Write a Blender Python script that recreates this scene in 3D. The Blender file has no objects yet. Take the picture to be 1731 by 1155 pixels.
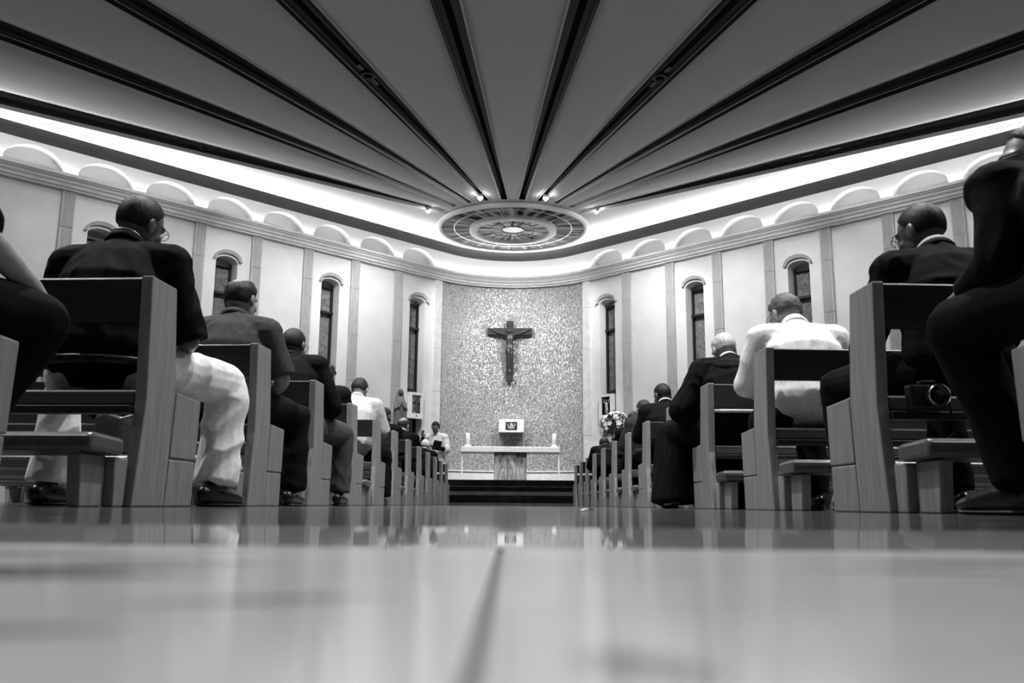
import bpy, bmesh, math, random
from mathutils import Vector, Matrix, noise
rnd = random.Random(7)
SC = bpy.context.scene
COL = SC.collection
PI = math.pi

# ------------------------------------------------------------------ camera
cam = bpy.data.cameras.new('camera')
cam.sensor_width = 36.0
cam.lens = 36.0 * 1480.0 / 1731.0
cam.clip_start = 0.005
cam.clip_end = 200
cam.dof.use_dof = True
cam.dof.focus_distance = 10.0
cam.dof.aperture_fstop = 6.3
co = bpy.data.objects.new('camera', cam)
COL.objects.link(co)
co.matrix_world = (Matrix.Translation((0, 0, 0.0174)) @ Matrix.Rotation(math.radians(90 + 10.57), 4, 'X')
                   @ Matrix.Rotation(math.radians(0.45), 4, 'Z'))
SC.camera = co

# ------------------------------------------------------------------ world and exposure
w = bpy.data.worlds.new('world')
SC.world = w
w.use_nodes = True
w.node_tree.nodes['Background'].inputs[0].default_value = (0, 0, 0, 1)
w.node_tree.nodes['Background'].inputs[1].default_value = 0.0
SC.view_settings.view_transform = 'Standard'
SC.view_settings.look = 'None'
SC.view_settings.gamma = 1.0
SC.view_settings.exposure = 0.15
COVE = 7.5        # wall cove strips
PELM = 14.0         # strips on top of the pelmet
SPOT_APSE = 620.0  # four track lamps by the oculus
FILL_DOWN = 420.0       # added fill beams under the ceiling, without fixtures
FILL_UP = 14.5      # added unseen strips above the cornice that brighten the ceiling, per metre
FILL_WALL = 280.0       # added beams that brighten the side walls, without fixtures

# ------------------------------------------------------------------ materials
def nodes(name):
    m = bpy.data.materials.new(name)
    m.use_nodes = True
    nt = m.node_tree
    return m, nt, nt.nodes['Principled BSDF']

def g(v):
    return (v, v, v, 1)

def plain(name, v, rough=0.6, spec=0.5, emit=0.0, metal=0.0, ev=1.0):
    m, nt, b = nodes(name)
    b.inputs['Base Color'].default_value = g(v)
    b.inputs['Roughness'].default_value = rough
    b.inputs['Specular IOR Level'].default_value = spec
    b.inputs['Metallic'].default_value = metal
    if emit:
        b.inputs['Emission Color'].default_value = g(ev)
        b.inputs['Emission Strength'].default_value = emit
    return m

def noisy(name, lo, hi, scale=(1, 1, 1), nscale=5.0, detail=4.0, rough=0.6, spec=0.5, bump=0.0, p0=0.3, p1=0.7, coords='Object', dist=0.0):
    m, nt, b = nodes(name)
    tc = nt.nodes.new('ShaderNodeTexCoord')
    mp = nt.nodes.new('ShaderNodeMapping')
    mp.inputs['Scale'].default_value = scale
    nz = nt.nodes.new('ShaderNodeTexNoise')
    nz.inputs['Scale'].default_value = nscale
    nz.inputs['Detail'].default_value = detail
    nz.inputs['Distortion'].default_value = dist
    cr = nt.nodes.new('ShaderNodeValToRGB')
    cr.color_ramp.elements[0].position = p0
    cr.color_ramp.elements[1].position = p1
    cr.color_ramp.elements[0].color = g(lo)
    cr.color_ramp.elements[1].color = g(hi)
    L = nt.links.new
    L(tc.outputs[coords], mp.inputs[0]); L(mp.outputs[0], nz.inputs[0])
    L(nz.outputs[0], cr.inputs[0]); L(cr.outputs[0], b.inputs['Base Color'])
    b.inputs['Roughness'].default_value = rough
    b.inputs['Specular IOR Level'].default_value = spec
    if bump:
        bp = nt.nodes.new('ShaderNodeBump')
        bp.inputs['Strength'].default_value = bump
        bp.inputs['Distance'].default_value = 0.01
        L(nz.outputs[0], bp.inputs['Height']); L(bp.outputs[0], b.inputs['Normal'])
    return m

M = {}
M['plaster'] = noisy('plaster', .70, .76, nscale=2.5, rough=.8, spec=.2)
M['lunette'] = plain('lunette_shaded_plaster', .58, .8, .2)  # upper wall white, greyed to paint in the shade of the recesses
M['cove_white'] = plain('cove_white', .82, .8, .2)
M['stone'] = noisy('stone', .40, .49, scale=(6, 6, .8), nscale=3, rough=.7, spec=.3, bump=.1)
M['stone_pale'] = noisy('stone_pale', .60, .74, nscale=6, rough=.6, spec=.3)
M['ceiling'] = noisy('ceiling_paint', .56, .61, nscale=30, rough=.9, spec=.1)
M['trim_white'] = plain('trim_white', .88, .7, .2)
M['pelmet'] = plain('pelmet_grey', .115, .8, .2)
M['black_metal'] = plain('black_metal', .010, .45, .5)
M['dark_plate'] = plain('dark_plate', .035, .6, .3)
M['slot'] = plain('slot_black', .003, .8, .1)
M['back_wall'] = noisy('back_wall', .03, .05, nscale=3, rough=.9, spec=.1)
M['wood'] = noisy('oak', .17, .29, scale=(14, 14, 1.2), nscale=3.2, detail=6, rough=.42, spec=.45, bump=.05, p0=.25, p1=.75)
M['wood_shaded'] = noisy('oak_shaded', .009, .020, scale=(1.0, 12, 12), nscale=3.2, detail=6, rough=.34, spec=.55, bump=.04)  # oak of the ends, darkened to paint in shade on rails and seats
M['leather'] = noisy('leather', .07, .10, nscale=40, rough=.28, spec=.5, bump=.05)
M['mosaic'] = None
M['marble_black'] = noisy('marble_black', .003, .02, nscale=4, detail=8, rough=.35, spec=.2, p0=.52, p1=.82, dist=1.2)
M['marble_grey'] = noisy('marble_grey', .05, .10, nscale=5, detail=8, rough=.3, spec=.5, dist=1.2)
M['marble_white'] = noisy('marble_white', .72, .88, nscale=7, detail=6, rough=.35, spec=.5, dist=1.0)
M['glass_pane'] = noisy('glass_pane', .10, .26, nscale=5, detail=4, rough=.25, spec=.5, dist=1.5)
M['candle'] = plain('candle_wax', .85, .5, .3)
M['bronze'] = noisy('bronze', .03, .06, nscale=9, rough=.35, spec=.6)
M['cross_wood'] = noisy('cross_wood', .018, .03, scale=(8, 8, 1), nscale=4, rough=.6)
M['paper'] = plain('paper', .8, .7, .2)

def mosaic():
    m, nt, b = nodes('mosaic')
    tc = nt.nodes.new('ShaderNodeTexCoord')
    mp = nt.nodes.new('ShaderNodeMapping'); mp.inputs['Scale'].default_value = (1, 1, .55)
    vo = nt.nodes.new('ShaderNodeTexVoronoi'); vo.inputs['Scale'].default_value = 58
    nz = nt.nodes.new('ShaderNodeTexNoise'); nz.inputs['Scale'].default_value = 1.1; nz.inputs['Detail'].default_value = 3
    sep = nt.nodes.new('ShaderNodeSeparateColor')
    cr = nt.nodes.new('ShaderNodeValToRGB')
    e = cr.color_ramp.elements
    e[0].position = .0; e[0].color = g(.20); e[1].position = 1.0; e[1].color = g(.58)
    k = e.new(.55); k.color = g(.36)
    mx = nt.nodes.new('ShaderNodeMath'); mx.operation = 'MULTIPLY_ADD'
    mx.inputs[1].default_value = .45; mx.inputs[2].default_value = -.22
    ad = nt.nodes.new('ShaderNodeMath'); ad.operation = 'ADD'
    L = nt.links.new
    L(tc.outputs['Object'], mp.inputs[0]); L(mp.outputs[0], vo.inputs['Vector']); L(tc.outputs['Object'], nz.inputs[0])
    L(vo.outputs['Color'], sep.inputs[0])
    L(nz.outputs[0], mx.inputs[0]); L(mx.outputs[0], ad.inputs[0]); L(sep.outputs[0], ad.inputs[1])
    L(ad.outputs[0], cr.inputs[0]); L(cr.outputs[0], b.inputs['Base Color'])
    # every tessera is tilted a little differently
    ge = nt.nodes.new('ShaderNodeNewGeometry')
    s1 = nt.nodes.new('ShaderNodeVectorMath'); s1.operation = 'SUBTRACT'; s1.inputs[1].default_value = (.5, .5, .5)
    s2 = nt.nodes.new('ShaderNodeVectorMath'); s2.operation = 'SCALE'; s2.inputs['Scale'].default_value = .45
    s3 = nt.nodes.new('ShaderNodeVectorMath'); s3.operation = 'ADD'
    s4 = nt.nodes.new('ShaderNodeVectorMath'); s4.operation = 'NORMALIZE'
    L(vo.outputs['Color'], s1.inputs[0]); L(s1.outputs[0], s2.inputs[0]); L(s2.outputs[0], s3.inputs[0])
    L(ge.outputs['Normal'], s3.inputs[1]); L(s3.outputs[0], s4.inputs[0]); L(s4.outputs[0], b.inputs['Normal'])
    b.inputs['Roughness'].default_value = .28
    b.inputs['Metallic'].default_value = .2
    return m
M['mosaic'] = mosaic()

def floor_mat(name, lo, hi, rough, veins=(), streak=(1, 1, 1), ns=3.0):
    m = noisy(name, lo, hi, scale=streak, nscale=ns, detail=6, rough=rough, spec=.5, dist=.8)
    nt = m.node_tree; b = nt.nodes['Principled BSDF']
    L = nt.links.new
    src = b.inputs['Base Color'].links[0].from_socket
    tc = [n for n in nt.nodes if n.type == 'TEX_COORD'][0]
    for (x, y, lx, ly, ang, dark) in veins:          # soft grey vein clouds in the marble
        mp = nt.nodes.new('ShaderNodeMapping'); mp.vector_type = 'TEXTURE'
        mp.inputs['Location'].default_value = (x, y, -.0057)
        mp.inputs['Rotation'].default_value = (0, 0, ang)
        mp.inputs['Scale'].default_value = (lx, ly, 1)
        gr = nt.nodes.new('ShaderNodeTexGradient'); gr.gradient_type = 'SPHERICAL'
        mi = nt.nodes.new('ShaderNodeMix'); mi.data_type = 'RGBA'
        mu = nt.nodes.new('ShaderNodeMath'); mu.operation = 'MULTIPLY'; mu.inputs[1].default_value = 1.6; mu.use_clamp = True
        L(tc.outputs['Object'], mp.inputs[0]); L(mp.outputs[0], gr.inputs[0]); L(gr.outputs[1], mu.inputs[0])
        L(mu.outputs[0], mi.inputs[0]); L(src, mi.inputs[6])
        mi.inputs[7].default_value = g(dark)
        src = mi.outputs[2]
    L(src, b.inputs['Base Color'])
    return m
M['floor'] = floor_mat('floor_marble', .04, .14, .10, streak=(1, 3.0, 1), ns=2.0)
M['floor'].node_tree.nodes['Principled BSDF'].inputs['Specular IOR Level'].default_value = .35
M['floor_tile'] = floor_mat('floor_tile', .30, .42, .04, streak=(1, 1, 1), ns=4.0)

# ------------------------------------------------------------------ mesh helpers
class MB:
    def __init__(s):
        s.v = []; s.f = []; s.mi = []
    def add(s, vs, fs, mi=0):
        o = len(s.v)
        s.v += [tuple(p) for p in vs]
        s.f += [tuple(o + i for i in f) for f in fs]
        s.mi += [mi] * len(fs)
    def box(s, x0, x1, y0, y1, z0, z1, mi=0, mat=None):
        vs = [Vector((x, y, z)) for z in (z0, z1) for y in (y0, y1) for x in (x0, x1)]
        if mat: vs = [mat @ p for p in vs]
        s.add(vs, [(0, 2, 3, 1), (4, 5, 7, 6), (0, 1, 5, 4), (2, 6, 7, 3), (0, 4, 6, 2), (1, 3, 7, 5)], mi)
    def prism(s, poly, a, b, axis='x', mi=0, mat=None):
        n = len(poly)
        def P(p, t):
            if axis == 'x': q = Vector((t, p[0], p[1]))
            elif axis == 'y': q = Vector((p[0], t, p[1]))
            else: q = Vector((p[0], p[1], t))
            return mat @ q if mat else q
        vs = [P(p, a) for p in poly] + [P(p, b) for p in poly]
        fs = [tuple(range(n - 1, -1, -1)), tuple(range(n, 2 * n))]
        fs += [(i, (i + 1) % n, n + (i + 1) % n, n + i) for i in range(n)]
        s.add(vs, fs, mi)
    def lathe(s, prof, n=24, mi=0, mat=None):
        vs = []
        for (r, z) in prof:
            for k in range(n):
                a = 2 * PI * k / n
                p = Vector((r * math.cos(a), r * math.sin(a), z))
                vs.append(mat @ p if mat else p)
        fs = []
        for j in range(len(prof) - 1):
            for k in range(n):
                fs.append((j * n + k, j * n + (k + 1) % n, (j + 1) * n + (k + 1) % n, (j + 1) * n + k))
        fs.append(tuple(range(n - 1, -1, -1)))
        fs.append(tuple((len(prof) - 1) * n + k for k in range(n)))
        s.add(vs, fs, mi)
    def sphere(s, c, r, n=16, m=10, mi=0, mat=None):
        c = Vector(c); r = Vector(r) if not isinstance(r, (int, float)) else Vector((r, r, r))
        vs = []
        for j in range(m + 1):
            th = PI * j / m
            for k in range(n):
                ph = 2 * PI * k / n
                d = Vector((math.sin(th) * math.cos(ph), math.sin(th) * math.sin(ph), math.cos(th)))
                d = Vector((d.x * r.x, d.y * r.y, d.z * r.z))
                vs.append(c + (mat @ d if mat else d))
        fs = [(j * n + k, (j + 1) * n + k, (j + 1) * n + (k + 1) % n, j * n + (k + 1) % n) for j in range(m) for k in range(n)]
        s.add(vs, fs, mi)
    def tube(s, pts, rad, n=10, ref=(0, 0, 1), mi=0, closed=False, cap=1.0):
        """loft of ellipses along a polyline; rad per point: r or (r_side, r_ref)"""
        pts = [Vector(p) for p in pts]
        N = len(pts); vs = []
        ref = Vector(ref); cap0 = 1.0
        rr = [(r, r) if isinstance(r, (int, float)) else r for r in rad]
        def ring(c, t, r):
            t = t.normalized()
            e2 = ref - t * ref.dot(t)
            if e2.length < 1e-4: e2 = Vector((1, 0, 0)) - t * t.x
            if e2.length < 1e-4: e2 = Vector((0, 1, 0)) - t * t.y
            e2.normalize(); e1 = e2.cross(t)
            return [c + e1 * (math.cos(2 * PI * k / n) * r[0]) + e2 * (math.sin(2 * PI * k / n) * r[1]) for k in range(n)]
        rings = []
        for i in range(N):
            if closed: t = pts[(i + 1) % N] - pts[i - 1]
            elif i == 0: t = pts[1] - pts[0]
            elif i == N - 1: t = pts[-1] - pts[-2]
            else: t = (pts[i + 1] - pts[i]).normalized() + (pts[i] - pts[i - 1]).normalized()
            if i == 0 and not closed:                       # rounded ends
                d = t.normalized(); k = min(rr[0])
                rings.append(ring(pts[0] - d * k * .85 * cap0, t, (rr[0][0] * .45, rr[0][1] * .45)))
                rings.append(ring(pts[0] - d * k * .5 * cap0, t, (rr[0][0] * .82, rr[0][1] * .82)))
            rings.append(ring(pts[i], t, rr[i]))
            if i == N - 1 and not closed:
                d = t.normalized(); k = min(rr[-1])
                rings.append(ring(pts[-1] + d * k * .5 * cap, t, (rr[-1][0] * (.82 if cap > .5 else .97), rr[-1][1] * (.82 if cap > .5 else .97))))
                rings.append(ring(pts[-1] + d * k * .85 * cap, t, (rr[-1][0] * .45, rr[-1][1] * .45)))
        for r in rings: vs += r
        R = len(rings); fs = []
        for i in range(R if closed else R - 1):
            a = i * n; b2 = ((i + 1) % R) * n
            fs += [(a + k, a + (k + 1) % n, b2 + (k + 1) % n, b2 + k) for k in range(n)]
        if not closed:
            fs.append(tuple(range(n - 1, -1, -1)))
            fs.append(tuple((R - 1) * n + k for k in range(n)))
        s.add(vs, fs, mi)
    def mesh(s, name, smooth=False):
        me = bpy.data.meshes.new(name)
        me.from_pydata(s.v, [], s.f)
        me.update()
        if any(s.mi):
            me.polygons.foreach_set('material_index', s.mi)
        bm = bmesh.new(); bm.from_mesh(me)
        bmesh.ops.recalc_face_normals(bm, faces=bm.faces)
        bm.to_mesh(me); bm.free()
        if smooth:
            me.polygons.foreach_set('use_smooth', [True] * len(me.polygons))
        return me
    def build(s, name, mat, parent=None, smooth=False, bevel=0.0, segs=2, loc=None, rotz=0.0):
        me = s.mesh(name, smooth)
        for mm in (mat if isinstance(mat, (list, tuple)) else [mat]):
            me.materials.append(mm)
        if bevel:
            bm = bmesh.new(); bm.from_mesh(me)
            bmesh.ops.bevel(bm, geom=[e for e in bm.edges if e.is_manifold and e.calc_face_angle(0) > .5], offset=bevel, segments=segs, affect='EDGES', profile=.5)
            bm.to_mesh(me); bm.free()
        o = bpy.data.objects.new(name, me)
        COL.objects.link(o)
        if parent: o.parent = parent
        if loc: o.location = loc
        if rotz: o.rotation_euler = (0, 0, rotz)
        return o

def empty(name, loc=(0, 0, 0), rz=0.0):
    o = bpy.data.objects.new(name, None)
    COL.objects.link(o)
    o.location = loc; o.rotation_euler = (0, 0, rz)
    o.empty_display_size = .1
    return o

def tag(o, label=None, cat=None, group=None, kind=None):
    if label: o['label'] = label
    if cat: o['category'] = cat
    if group: o['group'] = group
    if kind: o['kind'] = kind
    return o

def copy_tree(o, parent=None):
    c = o.copy(); COL.objects.link(c)
    c.parent = parent
    for ch in list(o.children): copy_tree(ch, c)
    return c

def lamp(name, loc, target, power, size=.08, angle=70, blend=.6, parent=None):
    l = bpy.data.lights.new(name, 'SPOT')
    l.energy = power; l.shadow_soft_size = size; l.spot_size = math.radians(angle); l.spot_blend = blend
    o = bpy.data.objects.new(name, l); COL.objects.link(o)
    d = Vector(target) - Vector(loc)
    o.matrix_world = Matrix.Translation(loc) @ d.to_track_quat('-Z', 'Y').to_matrix().to_4x4()
    if parent: o.parent = parent
    return o

# ------------------------------------------------------------------ plan of the chapel
# a square room seen towards one corner; the corner is rounded into an apse
Q = math.sqrt(.5)
def W(side, t, off, z):      # straight side walls: t is the plan step, off the distance from the wall face
    return Vector((side * (2.1213 + t) - side * off * Q, 24.1213 - t - off * Q, z))
TMAX = 12.0
CEIL = 7.25
def path(off, tmax=TMAX, narc=24):
    pts = [W(-1, tmax, off, 0), W(-1, 0, off, 0)]
    for k in range(1, narc):
        a = math.radians(135 - 90 * k / narc)
        pts.append(Vector(((3 - off) * math.cos(a), 22 + (3 - off) * math.sin(a), 0)))
    pts += [W(1, 0, off, 0), W(1, tmax, off, 0)]
    return pts
def sweep(mb, prof, tmax=TMAX, mi=0, closed=True):
    rows = [path(o, tmax) for (o, z) in prof]
    n = len(rows[0]); k = len(prof)
    vs = [Vector((rows[j][i].x, rows[j][i].y, prof[j][1])) for i in range(n) for j in range(k)]
    fs = []
    for i in range(n - 1):
        for j in range(k if closed else k - 1):
            fs.append((i * k + j, i * k + (j + 1) % k, (i + 1) * k + (j + 1) % k, (i + 1) * k + j))
    if closed:
        fs += [tuple(range(k)), tuple((n - 1) * k + j for j in range(k - 1, -1, -1))]
    mb.add(vs, fs, mi)

# floor: nave floor, one slightly tilted tile, and the lower tile the camera stands on
NZ = -.0057
f = MB()
f.add([(-20, .70, 0), (20, .70, 0), (20, 27, 0), (-20, 27, 0)], [(0, 1, 2, 3)])
fl = f.build('floor', M['floor']); tag(fl, kind='structure')
f = MB()
f.add([(-20, .486, NZ), (20, .486, NZ), (20, .70, 0), (-20, .70, 0)], [(0, 1, 2, 3)])
tag(f.build('floor_threshold', M['floor_tile']), kind='structure')
M['floor_near'] = floor_mat('floor_near', .66, .80, .17, ns=5.0, veins=[
    (-.150, .285, .062, .014, .12, .05), (-.135, .345, .06, .010, .1, .08), (-.23, .40, .10, .012, .05, .08), (-.19, .31, .09, .02, .15, .12),
    (.108, .152, .026, .005, -.38, .05), (.150, .335, .05, .008, -.12, .06), (.20, .40, .08, .010, -.05, .08), (.185, .375, .05, .006, -.1, .05),
    (.23, .27, .09, .012, -.3, .10), (-.095, .165, .03, .008, .2, .2), (.02, .135, .012, .02, .3, .25), (-.06, .22, .04, .01, .4, .25)])
f = MB()
for x0, x1 in ((-12, -.0064), (-.0036, 12)):
    f.add([(x0, -6, NZ), (x1, -6, NZ), (x1, .486, NZ), (x0, .486, NZ)], [(0, 1, 2, 3)])
f.add([(-.0064, -6, NZ - .002), (-.0036, -6, NZ - .002), (-.0036, .486, NZ - .002), (-.0064, .486, NZ - .002)], [(0, 1, 2, 3)], 1)
tag(f.build('floor_entrance', [M['floor_near'], plain('joint', .16, .8)]), kind='structure')

# side walls with window niches and lunettes
NI_W, NI_Z0, NI_Z1 = .19, .35, 5.50          # niche half width (plan step), bottom, springing
def arch_pts(t0, hw, z0, rise, n=12):
    return [(t0 + hw * math.cos(PI * k / n), z0 + rise * math.sin(PI * k / n)) for k in range(n, -1, -1)]
LZ0, LHW, LRISE = 6.66, .40, .40
def side_wall(side):
    mb = MB()
    def q(pts, off=0.0, mi=0):
        mb.add([W(side, t, off, z) for (t, z) in pts], [tuple(range(len(pts)))], mi)
    def qo(pts, mi=0):
        mb.add([W(side, t, o, z) for (t, z, o) in pts], [tuple(range(len(pts)))], mi)
    for b in range(int(TMAX)):
        a0, a1 = float(b), float(b + 1); c = b + .5
        if b % 2 == 0 and b < 8:
            q([(a0, 0), (c - NI_W, 0), (c - NI_W, 6.4), (a0, 6.4)])
            q([(c + NI_W, 0), (a1, 0), (a1, 6.4), (c + NI_W, 6.4)])
            q([(c - NI_W, 0), (c + NI_W, 0), (c + NI_W, NI_Z0), (c - NI_W, NI_Z0)])
            ap = arch_pts(c, NI_W, NI_Z1, .14)
            for i in range(len(ap) - 1):
                p, r = ap[i], ap[i + 1]
                q([p, r, (r[0], 6.4), (p[0], 6.4)])
                qo([(p[0], p[1], 0), (r[0], r[1], 0), (r[0], r[1], -.38), (p[0], p[1], -.38)])
                q([p, r, (r[0], NI_Z0), (p[0], NI_Z0)], -.38)
            for tt in (c - NI_W, c + NI_W):
                qo([(tt, NI_Z0, 0), (tt, NI_Z1, 0), (tt, NI_Z1, -.38), (tt, NI_Z0, -.38)])
            qo([(c - NI_W, NI_Z0, 0), (c + NI_W, NI_Z0, 0), (c + NI_W, NI_Z0, -.38), (c - NI_W, NI_Z0, -.38)])
        else:
            q([(a0, 0), (a1, 0), (a1, 6.4), (a0, 6.4)])
        # upper wall with its half-round lunette
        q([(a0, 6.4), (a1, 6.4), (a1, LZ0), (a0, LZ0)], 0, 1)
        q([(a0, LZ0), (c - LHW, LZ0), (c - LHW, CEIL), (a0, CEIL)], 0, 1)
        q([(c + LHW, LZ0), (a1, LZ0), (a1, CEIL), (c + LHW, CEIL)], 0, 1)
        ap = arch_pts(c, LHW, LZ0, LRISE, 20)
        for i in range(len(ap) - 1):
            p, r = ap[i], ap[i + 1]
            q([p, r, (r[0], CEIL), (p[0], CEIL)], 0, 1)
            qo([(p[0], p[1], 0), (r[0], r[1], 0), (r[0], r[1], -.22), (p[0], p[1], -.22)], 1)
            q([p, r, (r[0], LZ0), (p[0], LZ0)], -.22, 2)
        qo([(c - LHW, LZ0, 0), (c + LHW, LZ0, 0), (c + LHW, LZ0, -.22), (c - LHW, LZ0, -.22)], 1)
    nm = 'wall_left' if side < 0 else 'wall_right'
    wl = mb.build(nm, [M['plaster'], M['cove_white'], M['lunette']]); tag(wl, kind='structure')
    # fluted stone pilasters between the bays
    for b in range(0, 11):
        pm = MB()
        hw = .09; n = 6
        prof = [(-hw, 0.0), (-hw, .07)]
        if b > 0:
            for i in range(n):
                x0 = -hw + .018 + i * (2 * hw - .036) / n; dx = (2 * hw - .036) / n
                prof += [(x0 + .12 * dx, .07), (x0 + .3 * dx, .055), (x0 + .7 * dx, .055), (x0 + .88 * dx, .07)]
        prof += [(hw, .07), (hw, 0.0)]
        zc = [0.0, 1.9, 3.1, 4.3, 5.5, 6.30]
        for z0, z1 in zip(zc[:-1], zc[1:]):
            vs = [W(side, b + x, o, z0 + .004) for x, o in prof] + [W(side, b + x, o, z1 - .004) for x, o in prof]
            m = len(prof)
            pm.add(vs, [(i, i + 1, m + i + 1, m + i) for i in range(m - 1)] + [tuple(range(m)), tuple(range(2 * m - 1, m - 1, -1))])
        pm.build('pilaster', M['stone'] if b else M['stone_pale'], wl)
    return wl
wall_l = side_wall(-1); wall_r = side_wall(1)

# windows in the niches
wn = 0
for side in (-1, 1):
    for b in (0, 2, 4, 6):
        wn += 1
        c = b + .5
        root = empty('window_%d' % wn, W(side, c, -.30, 3.0)); tag(root, kind='structure')
        root.rotation_euler = (0, 0, math.atan2(-side * 1, 1) if False else 0)
        inv = root.matrix_basis.inverted()
        def wp(t, off, z): return W(side, t, off, z) - Vector(root.location)
        def bar(mb, t0, t1, z0, z1, o0, o1):
            vs = [wp(t, o, z) for z in (z0, z1) for o in (o0, o1) for t in (t0, t1)]
            mb.add(vs, [(0, 2, 3, 1), (4, 5, 7, 6), (0, 1, 5, 4), (2, 6, 7, 3), (0, 4, 6, 2), (1, 3, 7, 5)])
        h = NI_W - .004
        fr = MB(); fwid = .028
        for (z0, z1) in ((3.06, 5.50), (1.5, 2.92)):
            for e in (-1, 1):
                bar(fr, c + e * h, c + e * (h - fwid), z0, z1, -.375, -.26)
            bar(fr, c - h, c + h, z0, z0 + .07, -.375, -.26)
            bar(fr, c - h, c + h, z1 - .05, z1, -.375, -.26)
        fo = fr.build('frame', M['black_metal'], root)
        cb = MB(); bar(cb, c - h + .005, c + h - .005, 4.78, 4.84, -.35, -.22)
        cb.build('crossbar', M['black_metal'], root)
        for (z0, z1) in ((3.08, 5.48), (1.52, 2.90)):
            pa = MB(); bar(pa, c - h + .01, c + h - .01, z0, z1, -.36, -.345)
            pa.build('pane', M['glass_pane'], root)
        hd = MB()
        inn = arch_pts(c, NI_W + .01, NI_Z1 + .05, .15, 14)
        out = arch_pts(c, NI_W + .055, NI_Z1 + .03, .25, 14)
        vs = [wp(t, 0.001, z) for t, z in inn] + [wp(t, .06, z) for t, z in inn] + [wp(t, .001, z) for t, z in out] + [wp(t, .09, z) for t, z in out]
        n = len(inn); fs = []
        for i in range(n - 1):
            fs += [(i, i + 1, n + i + 1, n + i), (n + i, n + i + 1, 3 * n + i + 1, 3 * n + i), (2 * n + i, 3 * n + i, 3 * n + i + 1, 2 * n + i + 1), (i, 2 * n + i, 2 * n + i + 1, i + 1)]
        fs += [(0, n, 3 * n, 2 * n), (n - 1, 3 * n - 1, 4 * n - 1, 2 * n - 1)]
        hd.add(vs, fs); hd.build('hood', M['stone'], root)

# apse wall: mosaic, plinth, white upper band
def arc_band(mb, off, z0, z1, nz=1, n=40, mi=0):
    vs = []
    for j in range(nz + 1):
        for k in range(n + 1):
            a = math.radians(135 - 90 * k / n)
            vs.append(((3 - off) * math.cos(a), 22 + (3 - off) * math.sin(a), z0 + (z1 - z0) * j / nz))
    fs = [(j * (n + 1) + k, j * (n + 1) + k + 1, (j + 1) * (n + 1) + k + 1, (j + 1) * (n + 1) + k) for j in range(nz) for k in range(n)]
    mb.add(vs, fs, mi)
mb = MB(); arc_band(mb, 0, 0, 6.4); arc_band(mb, 0, 6.4, CEIL, mi=1)
tag(mb.build('wall_apse', [M['mosaic'], M['cove_white']], smooth=True), kind='structure')
mb = MB()
arc_band(mb, .06, .3, .92); arc_band(mb, .09, .92, .955)
for (o0, o1, z) in ((.0, .09, .955), (.06, .09, .92)):
    vs = []
    for o in (o0, o1):
        for k in range(41):
            a = math.radians(135 - 90 * k / 40); vs.append(((3 - o) * math.cos(a), 22 + (3 - o) * math.sin(a), z))
    mb.add(vs, [(k, k + 1, 42 + k, 41 + k) for k in range(40)])
tag(mb.build('baseboard_apse', M['marble_white']), kind='structure')

# rear of the room (behind the camera)
mb = MB()
wl0, wr0 = W(-1, TMAX, 0, 0), W(1, TMAX, 0, 0)
for a, b in (((wl0.x, wl0.y), (wl0.x, -5)), ((wl0.x, -5), (wr0.x, -5)), ((wr0.x, -5), (wr0.x, wr0.y))):
    mb.add([(a[0], a[1], -.1), (b[0], b[1], -.1), (b[0], b[1], CEIL), (a[0], a[1], CEIL)], [(0, 1, 2, 3)])
tag(mb.build('wall_back', M['back_wall']), kind='structure')

# cornice with its light trough, and the pelmet hung in front of the cove
mb = MB()
sweep(mb, [(.0, 6.27), (.10, 6.27), (.10, 6.30), (.15, 6.32), (.16, 6.37), (.20, 6.40), (.21, 6.47), (.28, 6.50), (.285, 6.56), (.25, 6.56), (.24, 6.46), (.0, 6.46)])
tag(mb.build('trim_1', noisy('cornice_stone', .72, .82, nscale=6, rough=.6, spec=.3)), kind='structure')
mb = MB(); sweep(mb, [(.06, 6.475), (.15, 6.475), (.15, 6.49), (.06, 6.49)], closed=True)
cl = mb.build('cove_light', plain('cove_emit', .8, emit=COVE)); tag(cl, 'continuous white light strip hidden in the trough on top of the wall cornice', 'light')
mb = MB()
sweep(mb, [(.498, 6.952), (.512, 6.945), (.60, 7.06), (.668, 7.165), (.652, 7.168), (.575, 7.058)])
tag(mb.build('trim_2', M['pelmet'], smooth=False), kind='structure')
def fill_strip(c, normal, along, length):  # added area light hidden by the cornice lip, brightens the ceiling edge
    l = bpy.data.lights.new('cornice_fill', 'AREA'); l.shape = 'RECTANGLE'; l.size = length; l.size_y = .05
    l.energy = FILL_UP * length; l.spread = math.radians(75)
    o = bpy.data.objects.new('cornice_fill', l); COL.objects.link(o)
    d = (normal * 1.0 + Vector((0, 0, .78))).normalized()      # beam direction, clear of the pelmet
    x = along.normalized(); z = -d; y = z.cross(x)
    R = Matrix((x, y, z)).transposed().to_4x4()
    o.matrix_world = Matrix.Translation(c) @ R
for sd in (-1, 1):
    nrm = Vector((-sd * Q, -Q, 0)); al_ = Vector((sd * Q, -Q, 0))
    fill_strip(W(sd, 6.0, .19, 6.53), nrm, al_, 16.6)
for k in range(6):
    a = math.radians(135 - 90 * (k + .5) / 6); d = Vector((math.cos(a), math.sin(a), 0))
    fill_strip(Vector((0, 22, 6.53)) + d * (3 - .19), -d, Vector((-d.y, d.x, 0)), .70)

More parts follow.
